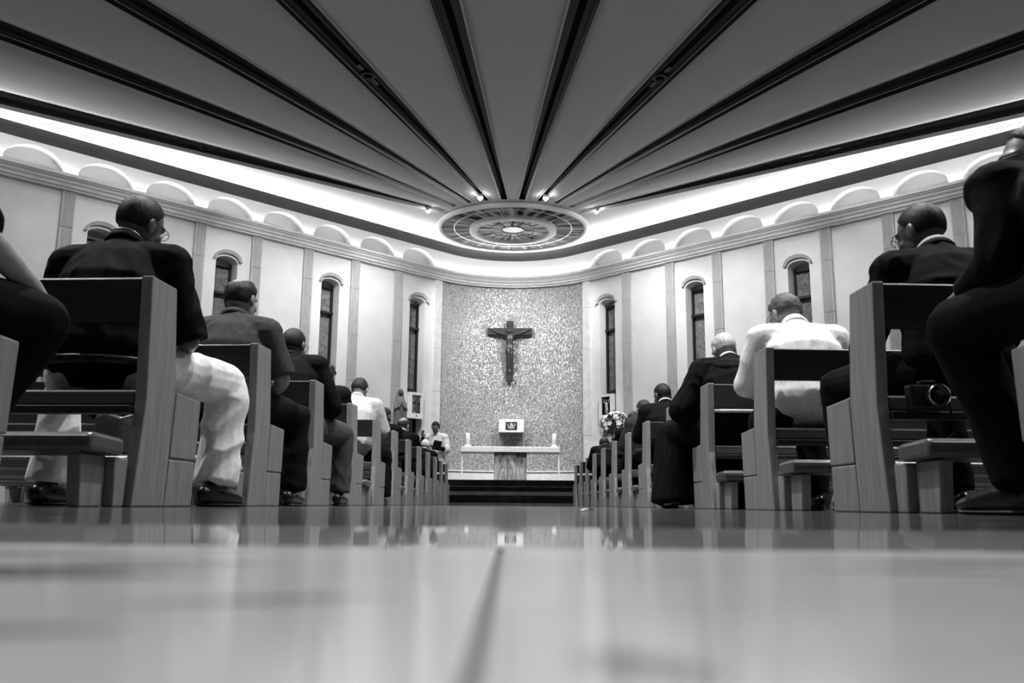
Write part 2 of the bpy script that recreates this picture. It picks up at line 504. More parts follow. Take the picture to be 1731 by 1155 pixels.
# ceiling: folded panels radiating from the oculus, dark channels between them
CX, CY = 0.0, 22.3
ANG = [-52.6, -40.2, -28.8, -17.3, -5.6, 5.6, 17.3, 28.8, 40.2, 52.6]
def hw(r): return .05 + .0142 * r
def pol(a, r, lat=0.0, z=0.0):       # a from the -Y direction
    s, c = math.sin(a), math.cos(a)
    return Vector((CX + r * s + lat * c, CY - r * c + lat * s, z))
RS = [2.06, 2.5, 3.2, 4, 5.5, 7.5, 10, 13, 17, 22, 29]
ceil_mb = MB()
edge_parts = []
EDGE_UP = .15
def edge(i, side, r, z):             # edge line of channel i
    return pol(math.radians(ANG[i]), r, side * hw(r), z)
for i in range(len(ANG) - 1):
    rows = []
    for r in RS:
        p0, p1 = edge(i, 1, r, 0), edge(i + 1, -1, r, 0)
        wd = (p1 - p0).length; mg = min(.45, .33 * wd); lift = EDGE_UP * mg / .45
        qs = [0, .15, .35, .6, 1.0]
        row = []
        for x in qs:
            d = x * mg; row.append((d / wd, CEIL + lift * (1 - x) ** 2))
        row += [(1 - a, z) for a, z in row[::-1]]
        rows.append([p0.lerp(p1, a) + Vector((0, 0, z)) for a, z in row])
    m = len(rows[0])
    ceil_mb.add([p for row in rows for p in row], [(j * m + k, j * m + k + 1, (j + 1) * m + k + 1, (j + 1) * m + k) for j in range(len(RS) - 1) for k in range(m - 1)])
# flat part behind the oculus and along the walls
aa = [52.6 + (360 - 105.2) * k / 40 for k in range(41)]
rows = []
for r in RS:
    row = []
    for k, a in enumerate(aa):
        if k == 0: row.append(edge(9, 1, r, CEIL))
        elif k == 40: row.append(edge(0, -1, r, CEIL))
        else: row.append(pol(math.radians(a), r, 0, CEIL))
    rows.append(row)
ceil_mb.add([p for row in rows for p in row], [(j * 41 + k, j * 41 + k + 1, (j + 1) * 41 + k + 1, (j + 1) * 41 + k) for j in range(len(rows) - 1) for k in range(40)])
ceil_mb.add([pol(2 * PI * k / 72, 2.2, 0, CEIL + .004) for k in range(72)], [tuple(range(72))])
ceiling = ceil_mb.build('ceiling', M['ceiling'], smooth=True); tag(ceiling, kind='structure')
for i in range(len(ANG)):
    mb = MB()
    for j in range(len(RS) - 1):
        r0, r1 = RS[j], RS[j + 1]
        for sd in (-1, 1):
            vs = []
            for r in (r0, r1):
                h = hw(r) + .002
                a = math.radians(ANG[i])
                vs += [pol(a, r, sd * h, CEIL + .03), pol(a, r, sd * h, CEIL + .13), pol(a, r, sd * .32 * h, CEIL + .13), pol(a, r, sd * .30 * h, CEIL + .24)]
            mb.add(vs, [(0, 1, 5, 4), (1, 2, 6, 5), (2, 3, 7, 6)])
        vs = [pol(math.radians(ANG[i]), r, s * .30 * hw(r), CEIL + .24) for r in (r0, r1) for s in (-1, 1)]
        mb.add(vs, [(0, 1, 3, 2)], 1)
    mb.build('channel', [M['dark_plate'], M['slot']], ceiling)
    for sd in (-1, 1):
        et = MB()
        vs = []
        for r in RS:
            wl = min(1, r / 5.0)
            a = math.radians(ANG[i]); h = hw(r)
            up = 0 if (i == 0 and sd < 0) or (i == 9 and sd > 0) else EDGE_UP * min(1, .33 * (.2 * r - 2 * h) / .45)
            z = CEIL + up
            ww = .018 + .0015 * r
            vs += [pol(a, r, sd * h, z + .05), pol(a, r, sd * h, z - .034), pol(a, r, sd * (h + ww), z - .034), pol(a, r, sd * (h + ww), z + .05)]
        et.add(vs, [(j * 4 + k, j * 4 + (k + 1) % 4, (j + 1) * 4 + (k + 1) % 4, (j + 1) * 4 + k) for j in range(len(RS) - 1) for k in range(4)])
        et.build('edge_trim', M['trim_white'], ceiling)

# ------------------------------------------------------------------ oculus
oc = empty('oculus', (CX, 22.25, 7.2)); tag(oc, 'round stained glass ceiling oculus with two white rings at the centre of the ceiling rays', 'skylight')
def ring_lathe(mb, prof, n=72):
    vs = [(r * math.cos(2 * PI * k / n), r * math.sin(2 * PI * k / n), z) for (r, z) in prof for k in range(n)]
    m = len(prof)
    mb.add(vs, [(j * n + k, j * n + (k + 1) % n, ((j + 1) % m) * n + (k + 1) % n, ((j + 1) % m) * n + k) for j in range(m) for k in range(n)])
mb = MB(); ring_lathe(mb, [(2.02, .03), (2.03, -.02), (2.00, -.06), (1.93, -.07), (1.88, -.03), (1.87, .03)])
mb.build('outer_ring', M['trim_white'], oc, smooth=True)
mb = MB(); ring_lathe(mb, [(1.15, .04), (1.15, -.09), (1.10, -.11), (.98, -.11), (.95, -.09), (.95, .04)])
mb.build('inner_ring', M['trim_white'], oc)
def glass_mat(name, lo, hi, es, lead_n, seed):
    m, nt, b = nodes(name)
    tc = nt.nodes.new('ShaderNodeTexCoord'); sp = nt.nodes.new('ShaderNodeSeparateXYZ')
    at = nt.nodes.new('ShaderNodeMath'); at.operation = 'ARCTAN2'
    mu = nt.nodes.new('ShaderNodeMath'); mu.operation = 'MULTIPLY'; mu.inputs[1].default_value = lead_n / (2 * PI)
    cb = nt.nodes.new('ShaderNodeCombineXYZ')
    ln = nt.nodes.new('ShaderNodeVectorMath'); ln.operation = 'LENGTH'
    nz = nt.nodes.new('ShaderNodeTexNoise'); nz.inputs['Scale'].default_value = 1.0; nz.inputs['Detail'].default_value = 3
    cr = nt.nodes.new('ShaderNodeValToRGB')
    cr.color_ramp.elements[0].position = .38; cr.color_ramp.elements[0].color = g(lo)
    cr.color_ramp.elements[1].position = .72; cr.color_ramp.elements[1].color = g(hi)
    L = nt.links.new
    L(tc.outputs['Object'], sp.inputs[0]); L(sp.outputs[1], at.inputs[0]); L(sp.outputs[0], at.inputs[1]); L(at.outputs[0], mu.inputs[0])
    L(tc.outputs['Object'], ln.inputs[0])
    L(mu.outputs[0], cb.inputs[0]); L(ln.outputs['Value'], cb.inputs[1]); cb.inputs[2].default_value = seed
    L(cb.outputs[0], nz.inputs[0]); L(nz.outputs[0], cr.inputs[0])
    L(cr.outputs[0], b.inputs['Base Color']); L(cr.outputs[0], b.inputs['Emission Color'])
    b.inputs['Emission Strength'].default_value = es
    b.inputs['Roughness'].default_value = .5
    b.inputs['Specular IOR Level'].default_value = .02
    dk = nt.nodes.new('ShaderNodeMix'); dk.data_type = 'RGBA'; dk.inputs[0].default_value = .93; dk.inputs[7].default_value = g(.0)
    L(cr.outputs[0], dk.inputs[6]); L(dk.outputs[2], b.inputs['Base Color'])
    return m
def annulus(name, r0, r1, z, mat, parent, n=72):
    mb = MB()
    vs = [(r * math.cos(2 * PI * k / n), r * math.sin(2 * PI * k / n), zz) for (r, zz) in ((r0, z), (r1, z), (r1, z + .02), (r0, z + .02)) for k in range(n)]
    mb.add(vs, [(j * n + k, j * n + (k + 1) % n, ((j + 1) % 4) * n + (k + 1) % n, ((j + 1) % 4) * n + k) for j in range(4) for k in range(n)])
    return mb.build(name, mat, parent)
annulus('outer_glass', 1.14, 1.88, .0, glass_mat('oculus_dark_glass', .004, .30, .55, 60, 1.0), oc)
annulus('inner_glass', .28, .96, -.02, glass_mat('oculus_mid_glass', .02, .50, .75, 44, 5.0), oc)
mb = MB(); mb.lathe([(.29, 0), (.285, -.03), (.15, -.05), (.02, -.055)], 40)
mb.build('centre_glass', glass_mat('oculus_bright_glass', .6, 1.0, 1.0, 16, 9.0), oc, smooth=True, loc=(0, 0, .02))
mb = MB()
for k in range(24):
    a = 2 * PI * k / 24 + .06
    mb.box(1.15, 1.88, -.012, .012, -.012, .0, mat=Matrix.Rotation(a, 4, 'Z'))
for k in range(8):
    mb.box(.28, .96, -.010, .010, -.032, -.02, mat=Matrix.Rotation(2 * PI * k / 8 + .2, 4, 'Z'))
mb.build('lead_bar', M['black_metal'], oc)
mb = MB(); ring_lathe(mb, [(1.565, 0), (1.565, -.015), (1.54, -.015), (1.54, 0)]); mb.build('lead_ring', M['trim_white'], oc)
mb = MB(); ring_lathe(mb, [(.62, -.02), (.62, -.035), (.60, -.035), (.60, -.02)]); mb.build('lead_ring', M['black_metal'], oc)
mb = MB(); ring_lathe(mb, [(.31, -.02), (.31, -.04), (.28, -.04), (.28, -.02)]); mb.build('lead_ring', M['black_metal'], oc)

# ------------------------------------------------------------------ lamps in the ceiling channels, then added fill beams
lampface = plain('lamp_face', .9, emit=60.0)
def track_lamp(x, y, target, label):
    root = empty('track_spotlight', (x, y, CEIL + .02)); tag(root, label, 'spotlight', 'spotlights beside the ceiling oculus')
    mb = MB(); mb.box(-.05, .05, -.05, .05, -.03, .11); mb.build('mount', M['dark_plate'], root)
    d = (Vector(target) - Vector((x, y, CEIL - .08))).normalized()
    R = d.to_track_quat('Z', 'Y').to_matrix().to_4x4()
    mb = MB(); mb.lathe([(.03, -.09), (.055, -.08), (.06, .06), (.055, .06), (.05, .045)], 20, mat=Matrix.Translation((0, 0, -.09)) @ R)
    mb.build('housing', M['trim_white'], root, smooth=True)
    mb = MB(); mb.sphere((0, 0, -.10), .062, 16, 10); mb.build('bulb', lampface, root, smooth=True)
    lamp('spot_beam', Vector((x, y, CEIL - .12)) + d * .09, target, SPOT_APSE, .05, 62, .8)
track_lamp(-2.10, 20.72, (-.7, 24.6, 4.5), 'bright track spotlight at the far left of the oculus in the outermost left channel')
track_lamp(2.06, 20.68, (.7, 24.6, 4.5), 'bright track spotlight at the far right of the oculus in the outermost right channel')
track_lamp(-.78, 19.78, (-.9, 22.4, 1.4), 'bright track spotlight just in front of the oculus, left of its centre')
track_lamp(.77, 19.78, (.9, 22.4, 1.4), 'bright track spotlight just in front of the oculus, right of its centre')
def downlight(a, r, label, bright=False):
    p = pol(math.radians(a), r)
    root = empty('recessed_downlight', (p.x, p.y, CEIL + .125)); tag(root, label, 'downlight', 'downlights in the dark ceiling channels')
    root.rotation_euler = (0, 0, math.radians(a))
    mb = MB(); ring_lathe(mb, [(.135, .02), (.14, -.03), (.12, -.045), (.085, -.04), (.08, .03)], 32); mb.build('bezel', M['black_metal'], root, smooth=True)
    mb = MB(); mb.lathe([(.08, .03), (.05, .02), (.01, .015)], 24); mb.build('lens', plain('lens_glass', .35, .15, .6), root, smooth=True)
    for s in (-1, 1):
        mb = MB(); mb.box(-.035, .035, s * .28 - .10, s * .28 + .10, -.02, .02); mb.build('bracket', M['trim_white'] if abs(a) > 40 and bright else M['black_metal'], root)
downlight(-17.3, 8.55, 'round black recessed downlight in the second channel left of the ceiling centre')
downlight(17.3, 8.55, 'round black recessed downlight in the second channel right of the ceiling centre')
downlight(-52.6, 8.15, 'round black recessed downlight in the outermost left channel, above the wall cove')
downlight(52.6, 8.15, 'round black recessed downlight with pale brackets in the outermost right channel', True)
for a, r, k in ((28.8, 7, .9), (5.6, 7, 1.5), (28.8, 12.5, 1.2), (5.6, 12.5, 1.2), (17.3, 15.5, 2.2), (5.6, 17.5, 3.4), (17.3, 19.0, 2.8), (8, 20.6, 1.6), (17.3, 22.5, 1.0)):
    for s_ in (-1, 1):
        p = pol(math.radians(a * s_), r, 0, CEIL + .02)
        lamp('fill_down_beam', p, (p.x, p.y + .8, 0), FILL_DOWN * k, .0 if r < 14 else .09, 110, .8)  # added general fill from above, no lamp body here
for s_ in (-1, 1):
    for a, r, t, k in ((52.6, 3.6, .8, 1.1), (40.2, 4.6, 2.0, 1.3), (40.2, 6.5, 3.6, 1.3), (40.2, 9.0, 6.0, .9), (40.2, 12.0, 8.0, .5)):
        p = pol(math.radians(s_ * a), r, 0, CEIL - .02)
        lamp('wall_fill_beam', p, W(s_, t, 0, 2.4), FILL_WALL * k, .0, 100, .8)  # added wall fill, zero size in view so no lamp shows

# ------------------------------------------------------------------ chancel steps
def slab(name, y, z0, z1, mat, hw_=3.4, yb=25.6):
    mb = MB()
    n = 20
    poly = [(-hw_, y), (hw_, y)]
    c = Vector((0, 22)); R = 2.985
    a0 = 0.0
    poly += [(hw_, 21.6), (2.3, 23.9)]
    for k in range(1, n):
        a = math.radians(45 + 90 * k / n); poly.append((R * math.cos(a), 22 + R * math.sin(a)))
    poly += [(-2.3, 23.9), (-hw_, 21.6)]
    mb.prism(poly, z0, z1, 'z')
    o = mb.build(name, mat); tag(o, kind='structure'); return o
slab('trim_3', 18.75, 0.0, .055, M['marble_grey'])
slab('trim_4', 19.05, .055, .215, M['marble_black'])
slab('trim_5', 19.35, .215, .30, M['marble_grey'])
slab('trim_6', 19.37, .30, .40, M['marble_black'])
slab('trim_7', 19.36, .40, .412, M['marble_grey'])
slab('trim_8', 19.72, .412, .56, M['marble_black'])

# ------------------------------------------------------------------ altar and what stands on it
PZ = .56
al = empty('altar', (-.02, 22.2, PZ)); tag(al, 'long white marble altar table on a veined stone block at the top of the steps', 'altar')
mb = MB(); mb.box(-1.22, 1.225, -.42, .42, .735, .875); mb.build('altar_slab', M['marble_white'], al, bevel=.012)
mb = MB(); mb.prism([(-.405, -.30), (-.30, -.34), (.14, -.34), (.15, -.30), (.405, -.28), (.405, .30), (-.405, .30)], 0, .735, 'z')
mb.build('altar_block', noisy('veined_stone', .12, .62, scale=(5, 5, 1.1), nscale=1.6, detail=6, rough=.4, dist=2.5, p0=.35, p1=.7), al)
for x in (-1.195, 1.2):
    mb = MB(); mb.box(x - .018, x + .018, -.36, -.32, 0, .735); mb.build('leg', M['trim_white'], al)
AT = PZ + .875
for x, lb in ((-1.10, 'white pillar candle at the left end of the altar'), (1.085, 'white pillar candle at the right end of the altar')):
    ca = empty('altar_candle', (x, 22.15, AT)); tag(ca, lb, 'candle', 'candles on the altar')
    mb = MB(); mb.lathe([(.095, 0), (.10, .015), (.075, .04), (.06, .055), (.065, .07)], 24); mb.build('candle_holder', M['marble_white'], ca, smooth=True)
    mb = MB(); mb.lathe([(.052, .07), (.052, .345), (.045, .352), (.02, .345)], 24); mb.build('wax', M['candle'], ca, smooth=True)
    mb = MB(); mb.tube([(0, 0, .34), (0, 0, .365)], [.003, .002], 6); mb.build('wick', M['black_metal'], ca)

tb = empty('tabernacle', (0.0, 24.87, 2.02)); tag(tb, 'small white box tabernacle with a dark relief door fixed to the mosaic wall', 'tabernacle')
mb = MB()
mb.box(-.30, .30, -.30, .08, .0, .36)
for i in range(5):
    for s in (-1, 1):
        x = s * (.195 + i * .036); mb.box(x - .013, x + .013, -.315 + abs(i - 2) * .004, -.3, 0.0, .36)
mb.box(-.355, -.30, -.26, .08, .0, .36); mb.box(.30, .355, -.26, .08, .0, .36)
mb.build('casing', M['marble_white'], tb)
mb = MB(); mb.box(-.16, .16, -.318, -.30, .07, .285); dr = mb.build('door', M['black_metal'], tb)
mb = MB()
for (x, z, rx, rz) in ((0, .19, .05, .06), (-.06, .13, .04, .04), (.06, .14, .035, .05), (0, .105, .09, .02), (-.10, .2, .02, .04), (.1, .21, .022, .035), (-.015, .235, .02, .022)):
    mb.sphere((x, -.318, z), (rx, .012, rz), 12, 8)
mb.build('relief', noisy('silver_relief', .25, .5, nscale=30, rough=.35), dr, smooth=True)

cx = empty('crucifix', (-.06, 24.885, 3.5)); tag(cx, 'large dark wooden crucifix hanging on the mosaic wall above the altar', 'crucifix')
mb = MB(); mb.box(-.105, .105, -.06, .03, .0, 1.76); mb.build('upright_beam', M['cross_wood'], cx, bevel=.008)
mb = MB(); mb.box(-.65, .645, -.075, .02, 1.345, 1.545); mb.build('cross_beam', M['cross_wood'], cx, bevel=.008)
cb = MB()
z0 = .26
cb.tube([(0, -.14, .98), (-.005, -.15, 1.08), (0, -.15, 1.20), (.005, -.14, 1.30), (0, -.14, 1.36)], [(.085, .06), (.075, .05), (.105, .065), (.115, .06), (.05, .04)], 14, ref=(0, 1, 0))
cb.tube([(0, -.14, 1.33), (-.015, -.16, 1.40)], [.036, .032], 10)
cb.sphere((-.03, -.185, 1.43), (.05, .06, .068), 14, 10)
for s in (-1, 1):
    cb.tube([(s * .10, -.14, 1.33), (s * .30, -.125, 1.385), (s * .50, -.10, 1.47)], [(.035, .035), .028, .018], 10)
    cb.tube([(s * .50, -.10, 1.47), (s * .56, -.095, 1.495)], [(.022, .012), (.018, .01)], 8)
    for q in range(4):
        cb.tube([(s * .55, -.1, 1.475 + q * .011), (s * .59, -.11, 1.48 + q * .013)], [.006, .005], 6)
    cb.tube([(s * .045, -.15, .98), (s * .05 + .02, -.20, .72), (s * .025, -.14, .42), (s * .012, -.14, .33)], [.062, .045, .032, .026], 10)
    cb.tube([(s * .014, -.14, .34), (s * .016, -.17, .25)], [(.024, .018), (.018, .012)], 8)
cb.build('corpus', M['bronze'], cx, smooth=True)
lc = MB(); lc.tube([(0, -.145, 1.02), (0, -.15, .94), (.01, -.155, .84)], [(.098, .07), (.105, .075), (.10, .07)], 14, ref=(0, 1, 0))
lc.tube([(-.09, -.17, 1.0), (-.10, -.16, .88), (-.105, -.15, .76)], [.022, .028, .02], 8)
lc.build('loincloth', M['bronze'], cx, smooth=True)
mb = MB(); mb.box(-.07, .07, -.085, -.06, 1.60, 1.68); mb.build('title_plate', M['cross_wood'], cx)

# ------------------------------------------------------------------ framed pictures below the first windows
def icon(side, t, off, z, wd, ht, label, seed, base=None):
    root = empty('framed_picture', W(side, t, off, z)); tag(root, label, 'picture', 'framed pictures under the windows')
    root.rotation_euler = (0, 0, PI / 4 if side < 0 else -PI / 4)
    mb = MB()
    fw = wd * .17
    for (x0, x1, z0, z1) in ((-wd / 2, wd / 2, 0, .20 * ht), (-wd / 2, wd / 2, ht * .9, ht), (-wd / 2, -wd / 2 + fw, .2 * ht, .9 * ht), (wd / 2 - fw, wd / 2, .2 * ht, .9 * ht)):
        mb.box(x0, x1, -.14, .0, z0, z1)
    mb.box(-wd / 2, wd / 2, -.02, .0, .0, ht)
    mb.build('frame', M['marble_white'], root)
    mb = MB(); mb.box(-wd / 2 + fw, wd / 2 - fw, -.10, -.02, .2 * ht, .9 * ht)
    pc = mb.build('picture', M['slot'], root)
    mb = MB()
    for s2 in (-1, 1): mb.box(s2 * wd * .3 - .02, s2 * wd * .3 + .02, 0, .355, .25 * ht, .32 * ht)
    mb.build('bracket', M['black_metal'], root)
    cw = wd / 2 - fw
    if seed == 11:
        mb = MB()
        mb.tube([(0, -.10, .27 * ht), (.01, -.10, .45 * ht), (-.01, -.10, .62 * ht), (0, -.10, .68 * ht)], [(cw * .42, .010), (cw * .28, .012), (cw * .30, .012), (cw * .15, .01)], 14, ref=(0, 1, 0))
        mb.sphere((-.004, -.102, .745 * ht), (cw * .17, .012, cw * .22), 14, 10)
        for s2 in (-1, 1):
            mb.tube([(s2 * cw * .22, -.10, .64 * ht), (s2 * cw * .55, -.10, .70 * ht), (s2 * cw * .62, -.10, .82 * ht)], [cw * .09, cw * .075, cw * .06], 8)
        mb.build('figure', noisy('pale_paint', .10, .6, nscale=16, rough=.5, p0=.35, p1=.6), pc, smooth=True)
    else:
        pc.data.materials[0] = noisy('dark_painting_%d' % seed, .004, .42, nscale=11, detail=5, rough=.4, p0=.50, p1=.70, dist=1.5)
    mb = MB(); mb.sphere((0, -.145, .1 * ht), (.02, .012, .028), 10, 8); mb.build('emblem', M['bronze'], root)
    return root
icon(-1, .52, -.02, 2.28, .46, .70, 'white framed picture of a dark painting under the left window nearest the mosaic', 3)
icon(1, .50, -.02, 2.28, .46, .70, 'white framed picture of a pale figure on black under the right window nearest the mosaic', 11)
icon(-1, 2.5, -.02, 2.28, .46, .70, 'white framed picture under the second left window, partly hidden by the bowed heads', 17)

# ------------------------------------------------------------------ statue on its stand
st = empty('madonna_statue', (-2.84, 22.25, 0)); tag(st, 'grey carved statue of a veiled praying woman beside the left picture frame', 'statue')
st.rotation_euler = (0, 0, .35)
mb = MB(); mb.box(-.20, .20, -.20, .20, 0, 1.70); mb.box(-.24, .24, -.24, .24, 1.70, 1.78); mb.build('pedestal', M['stone_pale'], st, bevel=.01)
sm = noisy('statue_stone', .10, .17, nscale=10, rough=.6)
sm2 = noisy('statue_dark', .03, .05, nscale=10, rough=.6)
mb = MB()
n = 40
def robe(mb, prof, fold, nf):
    vs = []
    for j, (rx, ry, z) in enumerate(prof):
        for k in range(n):
            a = 2 * PI * k / n
            q = 1 + fold * max(0, 1 - z / 1.0 * .8) * math.cos(nf * a)
            vs.append((rx * q * math.cos(a), ry * q * math.sin(a), 1.78 + z))
    m = len(prof)
    mb.add(vs, [(j * n + k, j * n + (k + 1) % n, (j + 1) * n + (k + 1) % n, (j + 1) * n + k) for j in range(m - 1) for k in range(n)] + [tuple(range(n)), tuple((m - 1) * n + k for k in range(n))])
robe(mb, [(.15, .13, 0), (.165, .14, .1), (.17, .14, .35), (.165, .13, .55), (.165, .13, .68), (.15, .115, .78), (.115, .10, .86), (.075, .07, .92)], .07, 9)
mb.build('robe', sm, st, smooth=True)
mb = MB(); mb.sphere((0, -.01, 1.78 + 1.02), (.065, .075, .095), 16, 12); mb.sphere((0, -.083, 1.78 + 1.01), (.012, .02, .02), 8, 6); hd = mb.build('head', sm2, st, smooth=True)
mb = MB()
vs = []; cols = [(.10, 1.06, -.02), (.115, 1.0, -.03), (.12, .92, -.05), (.15, .84, -.09)]
mb.tube([(0, .025, 1.78 + 1.085), (0, .02, 1.78 + 1.03), (0, .03, 1.78 + .95), (0, .03, 1.78 + .86), (0, .04, 1.78 + .74)], [(.072, .07), (.088, .085), (.098, .08), (.125, .09), (.155, .10)], 18, ref=(0, 1, 0))
mb.build('veil', sm, st, smooth=True)
mb = MB()
for s in (-1, 1):
    mb.tube([(s * .125, -.02, 1.78 + .76), (s * .135, -.08, 1.78 + .60), (s * .015, -.16, 1.78 + .69)], [.045, .048, .036], 10)
    mb.tube([(s * .02, -.19, 1.78 + .70), (s * .006, -.2, 1.78 + .80)], [(.02, .014), (.012, .01)], 8)
mb.tube([(0, -.19, 1.78 + .62), (.0, -.185, 1.78 + .5), (.0, -.175, 1.78 + .2)], [.03, .018, .014], 8)
mb.build('arms', sm, st, smooth=True)

# ------------------------------------------------------------------ ambo and the flowers
mb = MB()
pts = []
for k in range(17):
    a = k / 16
    pts.append((-.32 + .64 * a, 1.02 + .02 * a + .05 * a * a - .05 * math.sin(PI * a)))
mb.prism([(-.28, 0), (.28, 0), (.28, .7)] + pts[::-1] + [(-.28, .7)], -.17, .17, 'y')
am = mb.build('ambo', M['marble_white'], loc=(2.12, 21.3, PZ), rotz=-.5); tag(am, 'white marble reading stand with a curved top right of the altar', 'lectern')

fa = empty('flower_arrangement', (2.40, 20.2, .08)); tag(fa, 'big bouquet of white lilies and dark leaves on a stand under the right picture', 'flowers')
mb = MB(); mb.lathe([(.14, 0), (.14, .02), (.02, .04), (.02, 1.15), (.10, 1.2), (.14, 1.36), (.12, 1.38)], 20); mb.build('vase_stand', M['black_metal'], fa, smooth=True)
r3 = random.Random(5)
leaf = MB(); fl_n = []
for k in range(240):
    u = r3.uniform(0, 2 * PI); v = math.acos(r3.uniform(-.7, 1)); rr = r3.uniform(.14, .37)
    d = Vector((math.sin(v) * math.cos(u), math.sin(v) * math.sin(u), math.cos(v)))
    c = Vector((0, 0, 1.68)) + Vector((d.x * rr, d.y * rr, d.z * rr * 1.1))
    t = (d + Vector((r3.uniform(-.6, .6), r3.uniform(-.6, .6), r3.uniform(-.5, .4)))).normalized()
    s = t.orthogonal().normalized(); ln_ = r3.uniform(.07, .13); wd = ln_ * .22
    up = t.cross(s) * .012
    leaf.add([c - t * ln_ * .5, c + s * wd + up, c + t * ln_ * .5, c - s * wd + up, c - up], [(0, 1, 4), (1, 2, 4), (2, 3, 4), (3, 0, 4), (0, 3, 2, 1)])
lf = leaf.build('foliage', plain('leaf_dark', .02, .5), fa); lf['kind'] = 'stuff'
for k in range(70):
    u = r3.uniform(0, 2 * PI); v = math.acos(r3.uniform(-.55, 1))
    d = Vector((math.sin(v) * math.cos(u), math.sin(v) * math.sin(u), math.cos(v)))
    if d.y > .75: continue
    c = Vector((0, 0, 1.68)) + Vector((d.x * .35, d.y * .35, d.z * .38))
    mb = MB(); s = d.orthogonal().normalized(); s2 = d.cross(s)
    R = r3.uniform(.06, .09)
    for p in range(6):
        a = 2 * PI * p / 6; e = s * math.cos(a) + s2 * math.sin(a); e2 = d.cross(e)
        mb.add([c, c + e * R * .55 + e2 * R * .26 + d * .02, c + e * R + d * .03, c + e * R * .55 - e2 * R * .26 + d * .02, c + e * R * .5 + d * .008], [(0, 1, 4), (1, 2, 4), (2, 3, 4), (3, 0, 4)])
    mb.build('flower', M['candle'], fa)
mb = MB()
for k in range(12):
    a = 2 * PI * k / 12; mb.tube([(0, 0, 1.3), (.1 * math.cos(a), .1 * math.sin(a), 1.5), (.22 * math.cos(a), .22 * math.sin(a), 1.66)], [.006, .005, .004], 6)
mb.build('stems', plain('stem', .04, .5), fa)

# ------------------------------------------------------------------ pews
XA = 1.262                       # aisle half width at the pew ends
Y0, DY = 2.98, 1.305             # rear of the second row, row spacing
def make_pew(s, length, front=False):
    """origin: aisle end, rear, floor; s=-1 left block (runs to -x), +1 right block"""
    root = empty('pew')
    def bx(mb, x0, x1, *r): mb.box(min(s * x0, s * x1), max(s * x0, s * x1), *r)
    def pr(poly, x0, x1, name, mat, parent=root, bevel=.006):
        mb = MB(); mb.prism(poly, s * x0, s * x1, 'x'); return mb.build(name, mat, parent, bevel=bevel)
    for xe in (0.0, length - .042):
        ep = pr([(-.015, 0), (.03, .36), (.0, .80), (.20, .80), (.255, .40), (.225, 0)], xe, xe + .042, 'end_panel', M['wood'])
        pr([(.25, .176), (.475, .176), (.485, .41), (.262, .42)], xe, xe + .044, 'seat_end', M['wood'], ep)
        pr([(.228, 0), (.46, 0), (.468, .172), (.245, .172)], xe, xe + .044, 'foot_block', M['wood'], ep)
    a, b = .042, length - .042
    pr([(.012, .635), (.04, .635), (.03, .788), (.022, .795), (.008, .795), (.0, .788)], a, b, 'back_rail', M['wood_shaded'], bevel=.004)
    pr([(.03, .345), (.45, .355), (.468, .375), (.462, .405), (.40, .412), (.045, .402)], a, b, 'seat', M['wood_shaded'], bevel=.008)
    pr([(.0, .315), (.05, .315), (.05, .343), (.0, .343)], a, b, 'seat_rail', M['wood_shaded'], bevel=.004)
    if not front:
        pr([(-.28, .172), (-.07, .165), (-.062, .205), (-.075, .224), (-.265, .232), (-.285, .218)], .012, length - .012, 'kneeler_pad', M['leather'], bevel=.014)
        for x in (.055, length * .5, length - .10):
            pr([(-.21, 0), (-.115 - .02, 0), (-.115, .168), (-.245, .168)] if False else [(-.235, 0), (-.10, 0), (-.10, .166), (-.255, .166)], x, x + .045, 'kneeler_support', M['wood'])
            pr([(-.085, 0), (-.018, 0), (-.012, .162), (-.09, .162)] if x > 1 else [(-.09, 0), (-.018, 0), (-.008, .162), (-.098, .162)], x - .03, x + .012, 'kneeler_foot', M['wood'])
    else:
        pr([(.0, .0), (.03, .0), (.03, .60), (.0, .60)], a, b, 'front_panel', M['wood_shaded'], bevel=.003)
    return root
ROWN = ['nearest', 'second', 'third', 'fourth', 'fifth', 'sixth', 'seventh', 'eighth', 'ninth', 'tenth', 'eleventh', 'twelfth', 'front']
PEWROT = {-1: math.radians(-3.5), 1: math.radians(1.6)}
for s, nm in ((-1, 'left'), (1, 'right')):
    for i in range(-1, 12):
        if i in (-1, 0, 11):
            proto = make_pew(s, 2.6 if i < 0 else 4.2, i == 11)
            p = proto
        else:
            p = copy_tree(proto)
        p.location = (s * XA, Y0 + DY * i, 0)
        p.rotation_euler = (0, 0, PEWROT[s])
        k = i + 1
        if k == 12: lb = 'wooden pew with solid panel coloured as in shade, closest to the altar in the %s block' % nm
        elif k == 0: lb = 'oak pew nearest the camera, cut off at the %s edge' % nm
        else: lb = 'oak pew with back rail coloured as in shade, %s row from the camera, %s block' % (ROWN[k], nm)
        tag(p, lb, 'pew', 'pews on the %s of the aisle' % nm)

